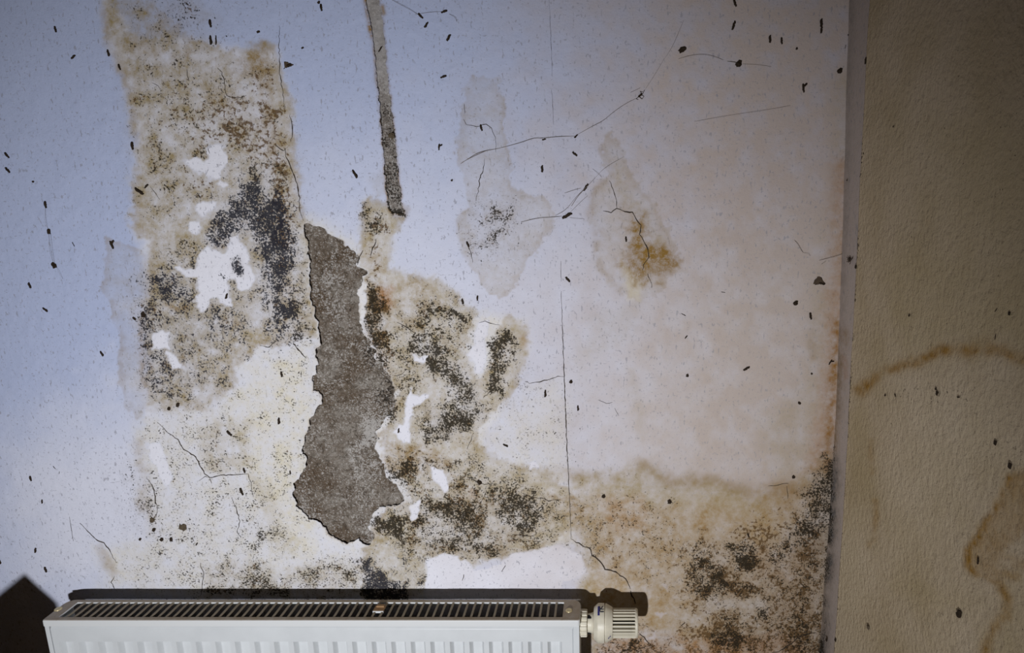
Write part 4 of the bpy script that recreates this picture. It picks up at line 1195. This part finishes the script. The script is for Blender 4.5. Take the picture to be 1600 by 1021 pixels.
def zone(px_, py_):
    if px_ < 160: return 'on the clean bluish paper, far left'
    if px_ < 480 and py_ < 345: return 'on the tall brown stain, upper left'
    if px_ < 500 and py_ < 645: return 'on the mouldy paper left of the tear'
    if px_ < 500: return 'on speckled paper above the radiator, left half'
    if px_ < 640 and py_ < 345: return 'beside the narrow scraped channel'
    if px_ < 880 and py_ < 345: return 'on clean paper right of the channel'
    if px_ < 870 and py_ < 640: return 'between the tear and the long crack'
    if px_ < 870: return 'on stained paper right of the tear foot'
    if py_ < 345 and px_ < 1180: return 'on the upper wall around the cobwebs'
    if py_ < 345: return 'high up near the room corner'
    if px_ < 1180 and py_ < 700: return 'on pale wall around the ochre stain'
    if py_ < 700: return 'beside the room corner halfway up'
    return 'on the damp zone right of the valve'

KIND = {'p': ('dropping', 'tiny dark pellet', 'dropping'), 't': ('dropping', 'thin dark splinter', 'dropping'),
        'l': ('dirt_speck', 'small dark dirt lump', 'dirt speck'), 'c': ('crumb', 'brown crumbly lump', 'crumb'),
        'y': ('forked_dropping', 'dark forked pellet', 'dropping')}
ORD = ['topmost', 'second', 'third', 'fourth', 'fifth', 'sixth', 'seventh', 'eighth', 'ninth', 'tenth', 'eleventh', 'twelfth', 'thirteenth', 'fourteenth', 'fifteenth', 'sixteenth']
BUCKET = {}

def place_speck(px_, py_, ln, lean, kd, right=False):
    if kd == 'x': return
    if right:
        p = at_right(px_, py_)
        nrm_off = 0.0034
        sz = ln * PXM * 0.66
    else:
        p = wall_pt(px_, py_, 0.0)
        sz = ln * PXM * (1.0 if kd in 'py' else 0.9)
    name, text, cat = KIND[kd]
    if kd == 'p' or kd == 't' or kd == 'y': me_ = R.choice(PEL)
    elif kd == 'l': me_ = R.choice(LUMP)
    else: me_ = R.choice(CRUMB)
    wid = {'p': 1.0 if ln < 12 else 0.85, 't': 0.45, 'l': 0.85, 'c': 1.0, 'y': 0.8}[kd]
    depth = 0.16 if kd in 'pty' else 0.2
    def one(lean_, dx, dz, s, parent=None, nm=name):
        o = bpy.data.objects.new(nm, me_)
        o.scale = (s * wid, s * wid, s)
        if right:
            o.rotation_euler = (math.radians(-lean_ * 1.0), 0, math.radians(90))
            o.rotation_euler = (Matrix.Rotation(math.radians(-90), 4, 'Z') @ Matrix.Rotation(math.radians(lean_), 4, 'Y')).to_euler()
            o.location = (p.x - nrm_off - s * wid * 0.10, p.y, p.z)
        else:
            o.rotation_euler = (0, math.radians(lean_), 0)
            o.location = (p.x + dx, p.y - s * wid * 0.10, p.z + dz)
        link(o)
        return o
    o = one(lean, 0, 0, sz)
    zn = 'on the yellowed right wall' if right and px_ > 1370 else ('on the paler strip in the corner' if right else zone(px_, py_))
    BUCKET.setdefault((text, zn), []).append((py_, px_, o))
    if kd == 'y':                            # second arm, kept as part of the pair
        b = bpy.data.objects.new('arm', me_)
        b.parent = o; b.location = (0.28, 0, 0.30); b.rotation_euler = (0, math.radians(62), 0); b.scale = (0.8, 0.8, 0.75)
        link(b)
    tag(o, None, cat, f'{cat}s {zn}')
    return o

for s in SPECKS: place_speck(*s)
for s in SPECKS_R: place_speck(*s, right=True)
for (text, zn), items in BUCKET.items():      # each one told apart by its height among its like
    items.sort(key=lambda t: t[:2])
    n = len(items)
    for i, (_, _, o) in enumerate(items):
        if n == 1: o['label'] = f'single {text} {zn}'
        elif i == 0: o['label'] = f'topmost {text} {zn}'
        elif i == n - 1: o['label'] = f'lowest {text} {zn}'
        else: o['label'] = f'{ORD[i]} {text} from the top, {zn}'

# dead insects
def insect(name, label, body_px, head_px, wings, legs, right=False, r=1.9, cat='insect'):
    P_ = (lambda a, b, l=0.0: (at_right(a, b) - Vector((0.003 + l, 0, 0)))) if right else (lambda a, b, l=0.0: wall_pt(a, b, l))
    base = P_(*body_px)
    root = empty(name, base)
    tag(root, label, cat)
    def part(nm, me_, mat):
        o = obj(nm, me_, mat); o.parent = root; o.matrix_parent_inverse = Matrix.Translation(-base); return o
    bm_ = bmesh.new()
    n = 9
    pts = [P_(body_px[0] + (head_px[0] - body_px[0]) * t / (n - 1), body_px[1] + (head_px[1] - body_px[1]) * t / (n - 1), 0.0016) for t in range(n)]
    rad_ = [r * PXM * f for f in (0.35, 0.75, 1.0, 1.05, 0.8, 0.95, 1.15, 1.0, 0.45)]
    tube(bm_, pts, rad_, 8)
    part('body', bm_mesh(bm_), M_pellet)
    for w in wings:
        bm_ = bmesh.new()
        top = [bm_.verts.new(P_(a, b, 0.0024)) for a, b in w]
        bot = [bm_.verts.new(P_(a, b, 0.0020)) for a, b in w]
        bm_.faces.new(top); bm_.faces.new(bot[::-1])
        for i in range(len(w)):
            j = (i + 1) % len(w)
            bm_.faces.new((top[i], bot[i], bot[j], top[j]))
        part('wing', bm_mesh(bm_), M_wing)
    for lg in legs:
        bm_ = bmesh.new()
        tube(bm_, [P_(a, b, 0.0012) for a, b in lg], 0.45 * PXM, 5)
        part('leg', bm_mesh(bm_), M_pellet)
    return root

insect('dead_fly', 'dead winged fly on the wall left of the corner below the web', (1279,442), (1289,444),
       [[(1287,441),(1279,432),(1272,438),(1270,444),(1278,444)], [(1287,442),(1281,433),(1276,433),(1280,439)]],
       [[(1286,441),(1283,434),(1277,433)], [(1284,443),(1276,439),(1272,441)], [(1280,444),(1273,445)]])
insect('dead_moth', 'small brown ragged moth right of the tall stain, upper left', (449,104), (456,101),
       [[(445,97),(451,98),(453,103),(449,107),(446,106)], [(452,99),(460,102),(455,105)]], [[(447,105),(444,108)]], r=2.2)
insect('dead_fly', 'dead fly lying with spread legs on the paler corner strip', (1333,409), (1332,402),
       [[(1329,404),(1335,406),(1331,411)]], [[(1333,406),(1327,402)], [(1333,408),(1337,403)], [(1332,409),(1327,409)], [(1333,410),(1332,413)]], right=True, r=1.6)
insect('dead_spider', 'dead spider curled at the bend of the long cobweb thread', (997,152), (1003,147),
       [], [[(999,150),(994,155),(997,156)], [(1002,148),(1006,151),(1003,155)], [(1003,147),(1000,143),(1004,144)], [(1004,147),(1007,141)], [(998,151),(1003,155)]], r=1.5, cat='spider')

# ------------------------------------------------------------------ cobwebs
def web(label, strands, lift=0.004):
    root = empty('cobweb', wall_pt(*strands[0][0][0]))
    tag(root, label, 'cobweb')
    for pts, w in strands:
        bm_ = bmesh.new()
        P3 = []
        n = len(pts)
        for i, (a, b) in enumerate(pts):
            l_ = 0.0006 + lift * math.sin(math.pi * i / max(1, n - 1)) if n > 2 else 0.002
            P3.append(wall_pt(a, b, l_))
        # soften the polyline
        for _ in range(2):
            Q3 = [P3[0]]
            for u_, v_ in zip(P3[:-1], P3[1:]):
                Q3 += [u_ * 0.75 + v_ * 0.25, u_ * 0.25 + v_ * 0.75]
            P3 = Q3 + [P3[-1]]
        tube(bm_, P3, max(0.28, w * 0.62) * PXM * 0.5, 4)
        o = obj('thread', bm_mesh(bm_), M_web); o.parent = root; o.matrix_parent_inverse = Matrix.Translation(-root.location)
    return root

web('short cobweb threads at the top edge right of the channel', [([(600,-8),(620,5),(640,15),(655,24)], 0.6), ([(652,22),(675,20),(690,18)], 0.5), ([(702,22),(712,28),(714,34)], 0.6)])
web('long thin cobweb thread running up to the curled spider', [([(720,256),(735,247),(750,238),(780,232)], 1.0), ([(722,254),(745,243),(762,235)], 0.7), ([(780,232),(812,224),(835,216),(848,217),(870,214),(898,213)], 0.9),
     ([(898,213),(925,198),(942,190),(958,176),(978,162),(996,153)], 0.7), ([(1004,146),(1020,122),(1036,95)], 0.45), ([(1036,95),(1050,75),(1068,32)], 0.35), ([(985,145),(1000,138)], 0.35)])
web('cobweb tuft with dark bits left of the ochre stain', [([(815,347),(840,341),(860,340),(878,338)], 0.9), ([(868,337),(885,328),(900,308),(915,294),(930,278)], 0.9), ([(888,335),(905,318),(918,306)], 0.6), ([(882,302),(895,298),(908,294)], 0.6),
     ([(893,322),(902,308),(912,297)], 1.4), ([(890,340),(900,342),(912,342)], 0.4), ([(930,278),(945,262),(975,245)], 0.4), ([(926,264),(935,272),(940,277)], 0.5)])
web('faint cobweb thread with dirt near the top right', [([(1060,92),(1080,87),(1100,86),(1118,90),(1130,94)], 0.6), ([(1136,96),(1145,98),(1155,99)], 1.0), ([(1160,100),(1180,102),(1205,104)], 0.4)])
web('broken cobweb thread beside the corner above the dead fly', [([(1241,375),(1246,382),(1250,390),(1255,395)], 0.8), ([(1255,395),(1262,396),(1266,400)], 0.5), ([(1280,407),(1295,403),(1310,399),(1322,394)], 0.8), ([(1283,413),(1290,408)], 0.5)])
web('thin vertical cobweb thread with crumbs at far left', [([(72,322),(74,342),(76,360)], 0.5), ([(77,364),(80,390),(84,412)], 0.5), ([(80,365),(84,390),(86,412)], 0.35), ([(88,416),(95,424),(99,436)], 0.3)])
web('very faint slanting thread below the top right web', [([(1085,190),(1120,184),(1160,178),(1200,172),(1235,165)], 0.45)])

# ------------------------------------------------------------------ carton added below the frame for an unknown thing, shaped to its wall shadow
M_card = simple_mat('brown_cardboard', (0.34, 0.23, 0.13), 0.85, 0.1, scale=40, var=0.08)
sh = at_y(38, 893)
t_ = 0.28
rid = sh + (LP - sh) * t_
ang = math.atan2(LP.x - sh.x, -LP.y)          # seen from the lamp the carton shows its narrow end
t_far = 0.21
zr_ = sh.z + (LP.z - sh.z) * t_far
carton = empty('shadow_carton', (rid.x, rid.y, 0))
carton.rotation_euler = (0, 0, ang)
tag(carton, 'added unseen brown cardboard carton with folded-up lid flaps, on the floor left of the radiator', 'box')
wr, wl, d0, d1 = 0.034, 0.32, -0.12, 0.10
hr, hl = zr_ - 0.049, zr_ - 0.25
def cpart(nm, verts, th):
    bm_ = bmesh.new()
    f = bm_.faces.new([bm_.verts.new(v) for v in verts])
    r_ = bmesh.ops.solidify(bm_, geom=[f], thickness=th)
    return obj(nm, bm_mesh(bm_), M_card, carton)
cpart('end_panel', [(-wl, d0, 0.001), (wr, d0, 0.001), (wr, d0, hr), (0, d0, zr_), (-wl, d0, hl)], 0.005)
cpart('end_panel', [(-wl, d1, 0.001), (wr, d1, 0.001), (wr, d1, hr), (0, d1, zr_), (-wl, d1, hl)], 0.005)
cpart('side_panel', [(wr, d0, 0.001), (wr, d1, 0.001), (wr, d1, hr), (wr, d0, hr)], 0.005)
cpart('side_panel', [(-wl, d0, 0.001), (-wl, d1, 0.001), (-wl, d1, hl), (-wl, d0, hl)], 0.005)
cpart('lid_flap', [(wr, d0, hr), (wr, d1, hr), (0, d1, zr_), (0, d0, zr_)], 0.004)
cpart('lid_flap', [(-wl, d0, hl), (-wl, d1, hl), (0, d1, zr_), (0, d0, zr_)], 0.004)
